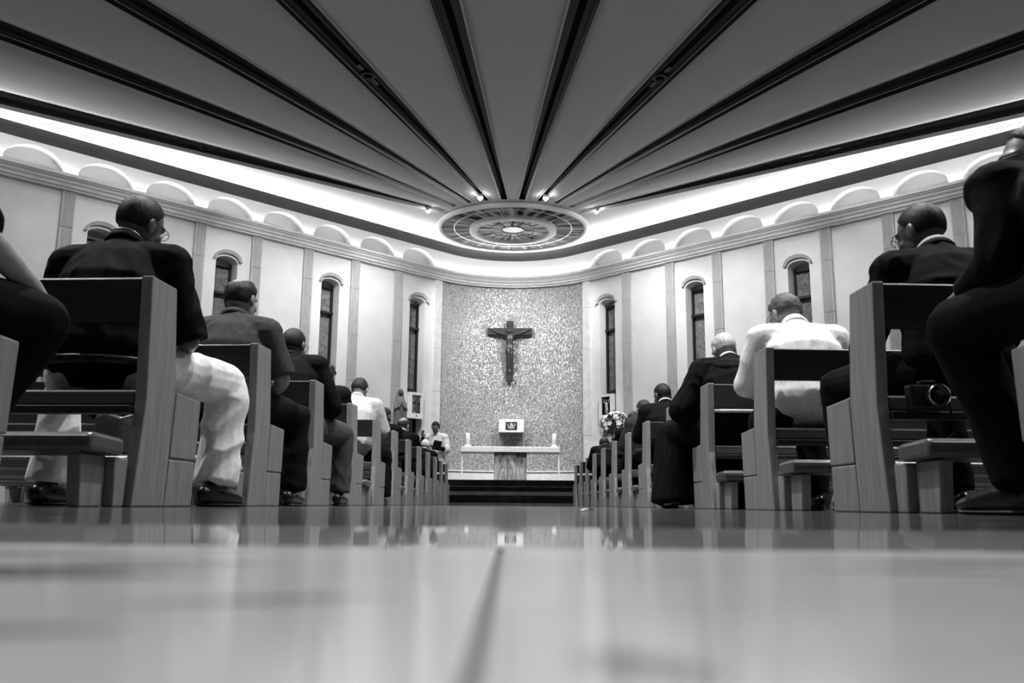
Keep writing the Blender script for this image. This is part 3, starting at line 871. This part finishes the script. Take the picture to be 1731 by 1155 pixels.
# white leaflets and small things lying about
def leaflet(x, y, z, rz, label, wd=.20, ht=.15, tilt=0):
    mb = MB()
    n = 6
    for k in range(n):
        a0, a1 = k / n, (k + 1) / n
        zz = lambda a: .12 * wd * math.sin(a * PI) + .002
        mb.add([(-wd / 2 + wd * a0, -ht / 2, zz(a0)), (-wd / 2 + wd * a1, -ht / 2, zz(a1)), (-wd / 2 + wd * a1, ht / 2, zz(a1)), (-wd / 2 + wd * a0, ht / 2, zz(a0))], [(0, 1, 2, 3)])
        mb.add([(-wd / 2 + wd * a0, -ht / 2, zz(a0) + .002), (-wd / 2 + wd * a1, -ht / 2, zz(a1) + .002), (-wd / 2 + wd * a1, ht / 2, zz(a1) + .002), (-wd / 2 + wd * a0, ht / 2, zz(a0) + .002)], [(0, 1, 2, 3)])
    o = mb.build('paper_leaflet', M['paper'], loc=(x, y, z)); o.rotation_euler = (tilt, 0, rz)
    tag(o, label, 'paper'); return o
leaflet(.205, 2.38, .001, .3, 'small scrap of white paper lying on the floor in the middle of the aisle', .034, .022)

# ------------------------------------------------------------------ people
MC = {}
def cloth(v, rough=.85, spec=.08):
    k = 'cloth_%g_%g' % (v, rough)
    if k not in MC:
        MC[k] = noisy(k, v * .85, v * 1.1, nscale=60, rough=rough, spec=spec)
    return MC[k]
def skin(v):
    k = 'skin_%g' % v
    if k not in MC: MC[k] = noisy(k, v * .9, v * 1.05, nscale=25, rough=.45, spec=.4)
    return MC[k]
def hairm(v):
    k = 'hair_%g' % v
    if k not in MC: MC[k] = noisy(k, v * .55, v * 1.3, scale=(1, 1, .35), nscale=90, rough=.55, spec=.3, bump=.3)
    return MC[k]
SHOE = plain('shoe_leather', .006, .3, .5)
EYE = plain('eye_white', .6, .2, .5)

def flesh(mb, name, mat, parent, voxel, fold=0.0, fscale=9.0, sm=3, stretch=(1, 1, 1)):
    """voxel-fuse a set of lofts into one continuous skin, then fold it like cloth"""
    me = mb.mesh(name)
    tmp = bpy.data.objects.new('tmp', me); COL.objects.link(tmp)
    md = tmp.modifiers.new('r', 'REMESH'); md.mode = 'VOXEL'; md.voxel_size = voxel; md.use_smooth_shade = True
    if sm:
        s = tmp.modifiers.new('s', 'SMOOTH'); s.factor = .5; s.iterations = sm
    dg = bpy.context.evaluated_depsgraph_get()
    dg.update()
    out = bpy.data.meshes.new_from_object(tmp.evaluated_get(dg))
    bpy.data.objects.remove(tmp); bpy.data.meshes.remove(me)
    out.name = name
    if fold:
        off = Vector((rnd.uniform(0, 50), rnd.uniform(0, 50), rnd.uniform(0, 50)))
        nn = [v.normal.copy() for v in out.vertices]
        for v, nrm in zip(out.vertices, nn):
            p = Vector((v.co.x * stretch[0], v.co.y * stretch[1], v.co.z * stretch[2])) * fscale + off
            w_ = noise.noise(p + Vector((noise.noise(p * .6), noise.noise(p * .6 + Vector((9, 3, 1))), 0)) * 1.3)
            d = (1 - abs(w_) * 2.2) * fold + noise.noise(p * .45) * fold * .9
            v.co = v.co + nrm * (d - fold * .35)
    out.materials.clear(); out.materials.append(mat)
    out.polygons.foreach_set('use_smooth', [True] * len(out.polygons))
    o = bpy.data.objects.new(name, out); COL.objects.link(o); o.parent = parent
    return o

def hand(mb, wrist, d, palm_n, side, curl=.5, spread=.10, k=1.0):
    """palm, four unequal bent fingers and a thumb; d = pointing direction, palm_n = out of the palm, side = +1/-1 where the thumb sits"""
    d = Vector(d).normalized(); pn = Vector(palm_n); pn = (pn - d * pn.dot(d)).normalized()
    sx = d.cross(pn) * side
    W0 = Vector(wrist)
    mb.tube([W0 - d * .02, W0 + d * .035 * k, W0 + d * .085 * k], [(.024 * k, .020 * k), (.040 * k, .017 * k), (.041 * k, .014 * k)], 12, ref=pn)
    for j, (o, L) in enumerate(((.031, .070), (.011, .080), (-.010, .074), (-.029, .058))):
        b = W0 + d * .082 * k + sx * o * k
        a = spread * (1.5 - j) * .5
        f = (d + sx * a).normalized()
        pts = [b - f * .015]
        p = b; ang = curl * .35
        for sgm in (.45, .32, .26):
            dd = (f * math.cos(ang) + pn * math.sin(ang))
            p = p + dd * L * sgm * k; pts.append(p); ang += curl * .75
        mb.tube(pts, [.0105 * k, .0098 * k, .009 * k, .0075 * k], 8)
    b = W0 + d * .025 * k + sx * .030 * k
    t = (d * .62 + sx * .68 + pn * .35).normalized()
    mb.tube([b - t * .015, b + t * .035 * k, b + t * .035 * k + (t + d * .5 + pn * curl * .5).normalized() * .033 * k], [.015 * k, .0125 * k, .009 * k], 8)

def person(loc, label, yaw=0.0, lean=.12, curve=.25, roll=0.0, wd=1.0, belly=1.0, h=.91, stand=False,
           head=(0, 0, 0), neck=.35, skin_v=.25, hair='short', hair_v=.012, bald=0.0, tuft=.004,
           top='suit', top_v=.005, pants_v=.005, glasses=False, arms=None, legs=None, vox=.011, group=None,
           collar=None, shoes=True, belt=False, robe=False, sleeve=.62, face=False, fold=.006, seat=.438, hands=True, curl=(.5, .5), palm=None, loose=1.0, chain=False):
    root = empty('person', loc, yaw)
    tag(root, label, 'person', group)
    def dr(a, r=0.0): return Vector((math.sin(r) * math.cos(a), math.sin(a), math.cos(a) * math.cos(r)))
    pz = .93 * h if stand else seat + .095
    P0 = Vector((0, 0, pz))
    P1 = P0 + dr(lean, roll * .5) * .16 * h
    P2 = P1 + dr(lean + curve * .5, roll) * .17 * h
    P3 = P2 + dr(lean + curve, roll) * .13 * h
    P4 = P3 + dr(lean + curve * 1.3, roll) * .055 * h
    up4 = (P3 - P2).normalized()
    Xr = Vector((math.cos(roll), 0, -math.sin(roll)))
    hp, ht, hr = head
    Hm = Matrix.Rotation(ht, 4, 'Z') @ Matrix.Rotation(-hp, 4, 'X') @ Matrix.Rotation(hr, 4, 'Y')
    nd = dr(lean + curve + neck, roll)
    P5 = P4 + nd * .075 * h
    HC = P5 + Hm.to_3x3() @ Vector((0, .018, .085))
    HT = Matrix.Translation(HC) @ Hm
    def hl(x, y, z): return HT @ Vector((x, y, z))
    S = {s: P3 + Xr * (s * .178 * wd) - up4 * .025 for s in (-1, 1)}
    if arms is None: arms = {}
    A = {}
    for s in (-1, 1):
        el, wr = arms.get(s, (None, None))
        el = Vector(el) if el else S[s] + Vector((s * .075, .09, -.255 * h))
        wr = Vector(wr) if wr else Vector((s * .085, P3.y * .4 + .36, seat + .20))
        A[s] = (el, wr)
    if legs is None: legs = {}
    Lg = {}
    for s in (-1, 1):
        if stand: kn, an, toe = (s * .10, .03, .50 * h), (s * .10, -.01, .085), (0, 1)
        else: kn, an, toe = (s * .14, .42, seat + .055), (s * .14, .40, .09), (0, 1)
        if s in legs:
            kn, an = legs[s][0], legs[s][1]
            if len(legs[s]) > 2: toe = legs[s][2]
        Lg[s] = (Vector(kn), Vector(an), Vector((toe[0], toe[1], 0)).normalized())
    hips = {s: P0 + Vector((s * .092 * wd, .02, -.005)) for s in (-1, 1)}
    # ---- body: one continuous skin
    b = MB()
    def torso(mb, e, low=True, hi=True):
        pts = [P0 + Vector((0, 0, .03 if not stand else 0)), P1, P2, P3 - up4 * .01] + ([P4] if hi else [])
        b2 = belly
        rad = [(.158 * wd + e, .118 * b2 + e), (.150 * wd + e, .118 * b2 + e), (.168 * wd + e, .120 * (b2 * .5 + .5) + e), (.150 * wd + e, .088 + e)] + ([(.068 + e, .062 + e)] if hi else [])
        mb.tube(pts, rad, 18, ref=(0, 1, 0))
        for s in (-1, 1):
            mb.tube([P4 - up4 * .03 + Xr * s * .02, S[s] + up4 * .012], [.055 + e, .060 + e], 12)
    torso(b, -.012)
    for s in (-1, 1):
        el, wr = A[s]
        b.tube([S[s], S[s].lerp(el, .5), el], [.050, .046, .040], 12)
        b.tube([el, el.lerp(wr, .35), wr], [.039, .039, .027], 12)
        if hands:
            d = (wr - el).normalized()
            if not stand and palm is None: d = (d + Vector((0, .25, -.25))).normalized()
            pn = palm[s] if palm else Vector((-s * .25, 0, -1))
            if palm and len(palm) > 2: d = Vector(palm[s * 2])
            hand(b, wr, d, pn, -s if d.cross(Vector(pn)).x * s > 0 else (-s if False else (1 if (d.cross(Vector(pn)).x * -s) > 0 else -1)), curl[0 if s < 0 else 1], k=.98)
        kn, an, toe = Lg[s]
        b.tube([hips[s], hips[s].lerp(kn, .5), kn], [.082, .072, .056], 12)
        b.tube([kn, kn.lerp(an, .35), an], [.055, .056, .036], 12)
        b.tube([an - Vector((0, 0, .03)) - toe * .02, an - Vector((0, 0, .045)) + toe * .13], [.034, (.036, .026)], 10)
    b.tube([P4 - up4 * .05, P5, hl(0, -.012, -.03)], [.060, .054, .055], 14)
    b.sphere(hl(0, -.012, .022), (.075, .097, .096), 24, 16, mat=Hm.to_3x3())
    b.sphere(hl(0, .028, -.040), (.058, .066, .082), 20, 14, mat=Hm.to_3x3())
    b.sphere(hl(0, .066, -.098), (.030, .026, .022), 12, 8, mat=Hm.to_3x3())
    b.tube([hl(0, .088, .012), hl(0, .104, -.018), hl(0, .114, -.036)], [.009, .011, .014], 10)
    b.tube([hl(-.048, .070, .022), hl(-.02, .087, .024), hl(.02, .087, .024), hl(.048, .070, .022)], [.009, .011, .011, .009], 8)
    for zz, rr in ((-.064, .0065), (-.074, .0075)):
        b.tube([hl(-.024, .078, zz), hl(0, .091, zz), hl(.024, .078, zz)], [.004, rr, .004], 8)
    for s in (-1, 1):
        b.sphere(hl(s * .038, .062, -.03), (.022, .022, .024), 10, 8, mat=Hm.to_3x3())
        b.sphere(hl(s * .080, -.012, -.012), (.011, .024, .036), 12, 8, mat=Hm.to_3x3() @ Matrix.Rotation(s * .35, 3, 'Z'))
    flesh(b, 'body', skin(skin_v), root, vox * .8, sm=2)
    if face:
        for s in (-1, 1):
            mb = MB(); mb.sphere(hl(s * .030, .079, .004), .0115, 12, 8); mb.build('eye', EYE, root, smooth=True)
    # ---- hair
    if hair:
        mb = MB(); n, m = 40, 26; vs = []
        r2 = random.Random(len(label) * 13 + int(loc[1] * 10))
        o3 = Vector((r2.uniform(0, 30), r2.uniform(0, 30), 3))
        for j in range(m + 1):
            th = PI * j / m
            for k in range(n):
                ph = 2 * PI * k / n
                d = Vector((math.sin(th) * math.cos(ph), math.sin(th) * math.sin(ph), math.cos(th)))
                lo = -.62 if d.y < -.2 else (-.62 + (d.y + .2) * 1.25 if d.y < .72 else .55)
                if hair == 'long': lo -= .15
                inside = d.z - lo
                cover = max(0.0, min(1.0, inside / .16 + .2))
                if bald:
                    q = math.hypot(d.x, d.y + .25) / max(.05, bald)
                    if d.z > 0: cover *= max(0.0, min(1.0, (q - .8) * 3))
                t = -.012 + cover * (.020 + tuft * (noise.noise(d * 9 + o3) + noise.noise(d * 22 + o3) * 1.2))
                if hair == 'crop': t = -.012 + cover * .0175
                p = Vector((d.x * (.075 + t), d.y * (.097 + t), d.z * (.096 + t)))
                vs.append(hl(p.x, p.y - .012, p.z + .022))
        mb.add(vs, [(j * n + k, (j + 1) * n + k, (j + 1) * n + (k + 1) % n, j * n + (k + 1) % n) for j in range(m) for k in range(n)])
        mb.build('hair', hairm(hair_v), root, smooth=True)
    if glasses:
        mb = MB()
        for s in (-1, 1):
            ring = [hl(s * .033 + .021 * math.cos(a), .101, .002 + .016 * math.sin(a)) for a in [2 * PI * k / 14 for k in range(14)]]
            mb.tube(ring, [.0016] * 14, 6, closed=True)
            mb.tube([hl(s * .054, .100, .006), hl(s * .080, .07, .008), hl(s * .086, -.015, .010)], [.0017] * 3, 6)
        mb.tube([hl(-.010, .106, .006), hl(.010, .106, .006)], [.0016, .0016], 6)
        mb.build('glasses', M['black_metal'], root)
    # ---- upper garment
    e = {'tshirt': .016, 'shirt': .020, 'suit': .024, 'habit': .034, 'surplice': .03}[top]
    t = MB()
    torso(t, e)
    if not robe and top != 'surplice':
        t.tube([P0 + Vector((0, 0, .035)), P0 + Vector((0, 0, .075))], [(.165 * wd + e, .122 * belly + e), (.16 * wd + e, .122 * belly + e)], 16, ref=(0, 1, 0))
    for s in (-1, 1):
        el, wr = A[s]
        k = {'tshirt': 1.2, 'shirt': 1.3, 'suit': 1.25, 'habit': 1.6, 'surplice': 1.4}[top]
        if top in ('tshirt', 'shirt') and sleeve < 1.2:
            en = S[s].lerp(el, sleeve * 1.25)
            t.tube([S[s] + (S[s] - el).normalized() * -.01, S[s].lerp(el, .4), en], [.058 * k, .056 * k, .058 * k], 14, cap=.12)
        else:
            k2 = {'habit': 2.1, 'surplice': 2.6}.get(top, 1.15)
            fe = el.lerp(wr, .90 if top != 'surplice' else .28)
            t.tube([S[s], S[s].lerp(el, .5), el], [.056 * k, .054 * k, .048 * k * (1.25 if top == 'habit' else 1)], 14)
            t.tube([el, el.lerp(fe, .5), fe], [.048 * k * (1.25 if top == 'habit' else 1), .044 * k2, .036 * k2], 14, cap=.12)
    if top == 'surplice':
        t.tube([P1, P0, P0 + Vector((0, .01, -.18)), P0 + Vector((0, .015, -.42))], [(.20, .15), (.215, .165), (.235, .185), (.26, .205)], 24, ref=(0, 1, 0))
    flesh(t, {'tshirt': 'shirt', 'shirt': 'shirt', 'suit': 'jacket', 'habit': 'habit', 'surplice': 'surplice'}[top], cloth(top_v), root, vox, fold=fold, fscale=10 if top != 'surplice' else 14, stretch=(1, 1, .55 if top != 'surplice' else .18))
    # ---- collars
    def neckring(c, r, thick, name, v, tilt=.35, ry=1.0):
        ax = dr(lean + curve + tilt, roll); q = ax.orthogonal().normalized()
        e1 = (Vector((1, 0, 0)) - ax * ax.x).normalized(); e2 = ax.cross(e1)
        pts = [c + e1 * r * math.cos(a) + e2 * r * ry * math.sin(a) for a in [2 * PI * k / 24 for k in range(24)]]
        mb = MB(); mb.tube(pts, [thick] * 24, 8, ref=ax, closed=True)
        return mb.build(name, cloth(v, .7), root, smooth=True)
    if top == 'suit' or top == 'shirt' or top == 'tshirt':
        neckring(P4 + up4 * .020, .070, (.011, .020), 'collar', top_v if top != 'suit' else top_v * 1.2)
        if collar: neckring(P4 + up4 * .040, .064, (.006, .020), 'shirt_collar', collar)
    if top == 'habit':
        mb = MB()
        bk = lambda a: P4 - up4 * (.02 + .05 * max(0, -math.sin(a))) + Xr * (.115 + .02) * math.cos(a) + Vector((0, 1, -.15)) * (.105 * math.sin(a) - .02)
        mb.tube([bk(2 * PI * k / 20) for k in range(20)], [(.040, .035)] * 20, 10, closed=True)
        mb.tube([P4 + Vector((0, -.10, -.02)), P3 + Vector((0, -.13, -.02)), P2 + Vector((0, -.125, .05))], [(.11, .035), (.10, .03), (.03, .02)], 12, ref=(0, 1, 0))
        flesh(mb, 'hood', cloth(top_v), root, vox, fold=.004, fscale=14)
        neckring(P4 + up4 * .045, .062, (.006, .012), 'shirt_collar', .8)
        mb = MB(); nn_ = 32
        mb.tube([P0 + Vector(((.172 * wd) * math.cos(a), .158 * belly * math.sin(a), .095 + .01 * math.sin(a))) for a in [2 * PI * k / nn_ for k in range(nn_)]], [.012] * nn_, 8, closed=True)
        mb.build('cord', cloth(.7), root, smooth=True)
    if top == 'surplice':
        for s in (-1, 1):
            el, wr = A[s]; mb = MB(); mb.tube([el.lerp(wr, .3), el.lerp(wr, .95)], [.046, .042], 12); mb.build('cassock_sleeve', cloth(.008), root, smooth=True)
        neckring(P4 + up4 * .015, .074, (.016, .022), 'collar', .01)
    # ---- trousers / robe
    t = MB()
    if robe:
        t.tube([P0 + Vector((0, 0, .04)), P0 + Vector((0, 0, .10))], [(.175 * wd, .15 * belly), (.17 * wd, .14 * belly)], 18, ref=(0, 1, 0))
        for s in (-1, 1):
            kn, an, toe = Lg[s]
            t.tube([hips[s], hips[s].lerp(kn, .55), kn + Vector((0, .0, .0))], [.105, .112, .105], 14)
            t.tube([kn, kn.lerp(an, .4), Vector((an.x, an.y, .045))], [.108, .125, .145], 16, cap=.1)
        mid = lambda a: (Lg[-1][a] + Lg[1][a]) * .5
        t.tube([mid(0) + Vector((0, -.03, 0)), mid(0).lerp(mid(1), .5), mid(1)], [(.12, .08), (.14, .09), (.15, .10)], 14, ref=(0, 1, 0))
        flesh(t, 'robe_skirt', cloth(pants_v), root, vox, fold=.010, fscale=9, stretch=(1, 1, .2))
    elif stand:
        t.tube([P0 + Vector((0, 0, .05)), P0 + Vector((0, 0, -.3)), P0 + Vector((0, 0, -.8))], [(.17, .13), (.18, .14), (.22, .18)], 20, ref=(0, 1, 0))
        flesh(t, 'cassock', cloth(pants_v), root, vox, fold=.008, fscale=12, stretch=(1, 1, .15))
    else:
        t.tube([P0 + Vector((0, 0, .015)), P0 + Vector((0, 0, .03))], [(.150 * wd, .108 * belly), (.148 * wd, .106 * belly)], 18, ref=(0, 1, 0))
        for s in (-1, 1):
            kn, an, toe = Lg[s]
            t.tube([hips[s], hips[s].lerp(kn, .5), kn], [.098, .092, .078 * loose], 14)
            t.tube([kn, kn.lerp(an, .3), kn.lerp(an, .98)], [.078 * loose, .076 * loose, .078 * loose], 14, cap=.12)
        flesh(t, 'trousers', cloth(pants_v), root, vox, fold=fold * 1.5, fscale=7, stretch=(1, .8, .8))
        if belt:
            mb = MB(); nn_ = 32
            mb.tube([P0 + Vector(((.178 * wd) * math.cos(a), .142 * belly * math.sin(a), -.012)) for a in [2 * PI * k / nn_ for k in range(nn_)]], [(.006, .018)] * nn_, 8, ref=(0, 0, 1), closed=True)
            mb.build('belt', SHOE, root, smooth=True)
    if chain:
        ck = neckring(P4 + up4 * .045, .068, .0035, 'neck_chain', .3); ck.data.materials[0] = plain('chain_metal', .5, .3, .5, metal=.8)
    if shoes:
        for s in (-1, 1):
            kn, an, toe = Lg[s]
            sk = MB(); sk.tube([an + (kn - an) * .34, an, an - Vector((0, 0, .03))], [.043, .043, .042], 12); sk.build('sock', cloth(.008), root, smooth=True)
            mb = MB(); z = Vector((0, 0, 1)); g0 = Vector((an.x, an.y, 0))
            sd = toe.cross(z)
            def fp(u, l, hh): return g0 + toe * u + sd * l + z * hh
            mb.tube([fp(-.075, 0, .048), fp(-.02, 0, .052), fp(.07, 0, .045), fp(.15, 0, .034), fp(.195, 0, .026)], [(.034, .040), (.038, .052), (.043, .044), (.046, .030), (.034, .020)], 14, ref=(0, 0, 1))
            sh = flesh(mb, 'shoe', SHOE, root, max(.008, vox * .8), sm=2)
            me = sh.data
            for v in me.vertices:
                if v.co.z < .006: v.co.z = .006
            mb = MB(); mb.tube([fp(-.078, 0, .008), fp(.06, 0, .008), fp(.185, 0, .008)], [(.036, .008), (.046, .008), (.042, .008)], 12, ref=(0, 0, 1)); mb.build('sole', M['black_metal'], sh)
    return root
def yr(i, d=.265): return Y0 + DY * i + d

# left block
person((-1.64, yr(-1), 0), 'person leaning on one knee with bare forearm, cut off by the left edge', lean=.72, curve=.35, top='shirt', top_v=.02, sleeve=.62,
       skin_v=.36, hair_v=.01, head=(.45, .15, 0), arms={1: ((.27, .20, .70), (.31, .43, .595)), -1: ((-.25, .25, .62), (-.15, .45, .56))},
       legs={1: ((.32, .46, .515), (.10, .40, .09)), -1: ((-.14, .42, .48), (-.14, .34, .09))}, vox=.009)
person((-1.545, yr(0), 0), 'person with shaved head in black shirt and pale trousers, one leg in the aisle', lean=.10, curve=.25, wd=1.16, belly=1.12, top='tshirt', top_v=.005, sleeve=.80,
       pants_v=.88, loose=1.12, chain=True, skin_v=.10, hair='crop', hair_v=.012, head=(.25, -.45, .12), belt=True, glasses=True, collar=None, h=.93,
       arms={1: ((.285, .12, .64), (.16, .33, .60))}, legs={1: ((.345, .44, .51), (.335, .38, .09), (.22, 1)), -1: ((-.33, .42, .50), (-.36, .40, .09))}, vox=.008, fold=.008)
person((-1.50, yr(1), 0), 'person in a grey short-sleeved shirt with thinning dark hair', lean=.08, curve=.2, top='shirt', top_v=.055, sleeve=.72, pants_v=.006, skin_v=.26,
       hair_v=.015, bald=.55, head=(.12, -.30, 0), wd=1.08, h=.88, arms={1: ((.275, .10, .66), (.14, .34, .60))}, legs={1: ((.28, .45, 0.505), (.27, .42, .09))}, vox=.009)
person((-1.49, yr(2), 0), 'person in a black jacket and glasses, one grey trouser leg in the aisle', lean=.12, curve=.3, top='suit', top_v=.006, pants_v=.06, skin_v=.14, hair='crop', hair_v=.012,
       head=(.15, -.25, .0), roll=-.12, glasses=True, wd=1.1, legs={1: ((.29, .44, .505), (.28, .40, .09))}, vox=.009, arms={1: ((.27, .14, .66), (.16, .36, .60))})
person((-1.60, yr(3), 0), 'person with spiky dark hair half hidden behind the black jacket, beside the small picture', lean=.22, curve=.35, top='suit', top_v=.006, skin_v=.28, hair_v=.02, tuft=.014, head=(.2, -.2, 0), vox=.012)
person((-1.53, yr(4), 0), 'person in a white short-sleeved shirt with dark hair bowing in the fifth left pew', lean=.12, curve=.35, top='shirt', top_v=.46, sleeve=.75, pants_v=.005, skin_v=.27, hair_v=.02, bald=.35,
       head=(.45, -.1, 0), wd=1.12, h=1.0, belly=1.1, collar=None, vox=.011, legs={1: ((.25, .44, .505), (.25, .40, .09))})
person((-1.64, yr(6), 0), 'person in a dark suit with short hair just right of the white shirt, left block', lean=.10, curve=.25, top='suit', skin_v=.12, hair='crop', hair_v=.02, head=(.15, -.5, 0), vox=.014)
person((-1.56, yr(7), 0), 'person in a black suit with a pale skullcap over dark hair, below the statue', lean=.10, curve=.25, top='suit', skin_v=.34, hair_v=.03, bald=.75, head=(.25, -.35, .0), collar=.75, wd=1.05, vox=.014)
person((-1.62, yr(10), 0), 'person with white hair and dark jacket seated in front of the standing reader', lean=.18, curve=.3, top='suit', skin_v=.36, hair_v=.75, head=(.3, -.2, 0), collar=.75, vox=.016)
person((-2.05, yr(1, .28), 0), 'person with pale grey hair bowed low, glimpsed beyond the khaki-trousered man', lean=.42, curve=.45, top='suit', skin_v=.34, hair_v=.5, head=(.6, 0, 0), vox=.013)
person((-2.19, yr(2), 0), 'person with dark hair glimpsed to the left of the grey-shirted man', lean=.10, curve=.2, top='suit', skin_v=.2, hair_v=.012, head=(.1, 0, 0), vox=.014)
# right block
person((1.545, yr(-1), 0), 'person in a dark suit hunched forward, cut off by the right edge', lean=.66, curve=.35, h=1.05, belly=1.3, top='suit', top_v=.005, skin_v=.22, hair_v=.01, head=(.0, 1.35, 0), wd=1.27,
       arms={-1: ((-.27, .27, .66), (-.285, .45, .60)), 1: ((.27, .32, .66), (.15, .46, .60))}, legs={-1: ((-.30, .46, .515), (-.185, .40, .09), (-.4, 1)), 1: ((.14, .42, .49), (.14, .34, .09))}, seat=.460,
       vox=.009, glasses=True)
person((1.68, yr(0), 0), 'person in a black suit with white collar and glasses, second right pew', lean=.08, curve=.25, top='suit', top_v=.005, skin_v=.10, hair='crop', hair_v=.008, head=(.28, .50, .0), collar=.85,
       glasses=True, wd=1.12, vox=.008, face=True, arms={-1: ((-.29, .16, .62), (-.12, .38, .60))}, legs={-1: ((-.31, .43, .515), (-.26, .40, .09)), 1: ((.14, .42, .49), (.14, .40, .09))})
person((1.555, yr(1), 0), 'person in a white shirt with greying hair and glasses, bowed, third right pew', lean=.16, curve=.35, top='shirt', top_v=.78, sleeve=1.5, pants_v=.008, skin_v=.30, hair_v=.09, tuft=.007, head=(.50, .35, .0),
       glasses=True, wd=1.14, belly=1.1, vox=.009, collar=.75)
person((1.51, yr(2), 0), 'person in a black hooded habit with white hair and a pale cord belt', lean=.14, curve=.35, top='habit', top_v=.005, pants_v=.005, robe=True, skin_v=.33, hair_v=.42, tuft=.006, head=(.42, .25, 0),
       wd=1.12, vox=.009, seat=.452, legs={-1: ((-.36, .43, .53), (-.38, .36, .10), (-.1, 1)), 1: ((.10, .42, .50), (.10, .40, .09))}, arms={-1: ((-.34, .13, .66), (-.14, .36, .60))}, fold=.008)
person((1.52, yr(4), 0), 'person in a black suit with a white collar line and close-cropped black hair', lean=.14, curve=.3, top='suit', skin_v=.08, hair='crop', hair_v=.006, head=(.30, .40, .0), collar=.85, wd=1.12, vox=.011)
person((1.53, yr(5), 0), 'person in a dark grey jacket with cropped hair and glasses, bowed behind the taller suit', lean=.16, curve=.3, top='suit', top_v=.035, skin_v=.14, hair='crop', hair_v=.03, head=(.35, .35, .0), glasses=True, vox=.013, wd=1.05)
person((1.585, yr(6), 0), 'person in a black suit with dark hair in front of the flowers', lean=.16, curve=.3, top='suit', skin_v=.2, hair_v=.03, head=(.4, .1, .0), collar=.6, wd=1.05, vox=.013)
person((1.50, yr(8), 0), 'person in dark clothes bowed very low under the white flowers', lean=.38, curve=.5, top='suit', skin_v=.2, hair_v=.015, head=(.7, .1, .0), vox=.015)
# the reader standing by the left pews, facing the congregation
rd = person((-1.56, 18.32, 0), 'person standing in a white surplice over black, holding a book', yaw=PI - .1, stand=True, lean=.03, curve=.08, h=1.0, top='surplice', top_v=.78, pants_v=.01, skin_v=.11,
       hair_v=.008, tuft=.008, head=(.38, .0, 0), face=True, vox=.010,
       arms={1: ((.29, .05, 1.15), (.245, .20, 1.37)), -1: ((-.25, .08, 1.12), (-.06, .27, 1.16))}, palm={1: (-.3, -.9, .1), -1: (.2, 0, 1), 2: (.1, .1, 1), -2: (.8, .5, .1)}, curl=(.5, .25))
bk = MB(); bk.box(-.085, .085, -.115, .115, -.012, .012)
bo = bk.build('prayer_book', plain('book_black', .01, .5), loc=(-1.515, 18.00, 1.20)); bo.location.y -= .012; bo.rotation_euler = (-.85, .15, .25)
tag(bo, 'black book held open by the standing reader in white', 'book')
pg = MB(); pg.box(-.08, .08, -.108, .108, -.010, .014); pg.build('pages', M['paper'], bo)

# bag on the kneeler, camera on the seat ledge, leaflets
bg = empty('handbag', (-1.83, Y0 + DY - .14, .232)); tag(bg, 'shiny dark leather bag standing on the kneeler behind the khaki trousers', 'bag')
mb = MB(); mb.prism([(-.10, 0), (.10, 0), (.115, .17), (.06, .195), (.0, .175), (-.07, .20), (-.12, .18)], -.06, .06, 'y'); mb.build('body', plain('bag_leather', .045, .22, .6), bg, bevel=.015, segs=3, smooth=True)
mb = MB(); mb.tube([(-.10, 0, .17), (-.06, -.01, .21), (.06, -.01, .20), (.10, 0, .165)], [.008] * 4, 8); mb.build('strap', SHOE, bg, smooth=True)
ca = empty('photo_camera', (1.42, Y0 - .01, .346)); tag(ca, 'black photo camera with a round lens resting on the pew ledge behind the suited man', 'camera')
mb = MB(); mb.box(-.07, .055, -.03, .025, 0, .085); mb.box(-.03, .02, -.03, .02, .085, .10); mb.build('body', M['black_metal'], ca, bevel=.008)
mb = MB(); mb.lathe([(.036, 0), (.036, .045), (.031, .048), (.029, .02)], 24, mat=Matrix.Translation((.005, -.03, .042)) @ Matrix.Rotation(PI / 2, 4, 'X')); mb.build('lens', plain('lens_black', .02, .15, .8), ca, smooth=True)
mb = MB(); ring_lathe(mb, [(.036, 0), (.038, .002), (.036, .006), (.033, .002)], 28)
rg = mb.build('lens_ring', plain('chrome', .6, .2, .5, metal=1.0), ca); rg.rotation_euler = (PI / 2, 0, 0); rg.location = (.005, -.076, .042)
mb = MB(); mb.tube([(.05, -.03, .06), (.055, -.045, -.02), (.06, -.05, -.08), (.03, -.05, -.10)], [.004] * 4, 6); mb.build('strap', M['black_metal'], ca)
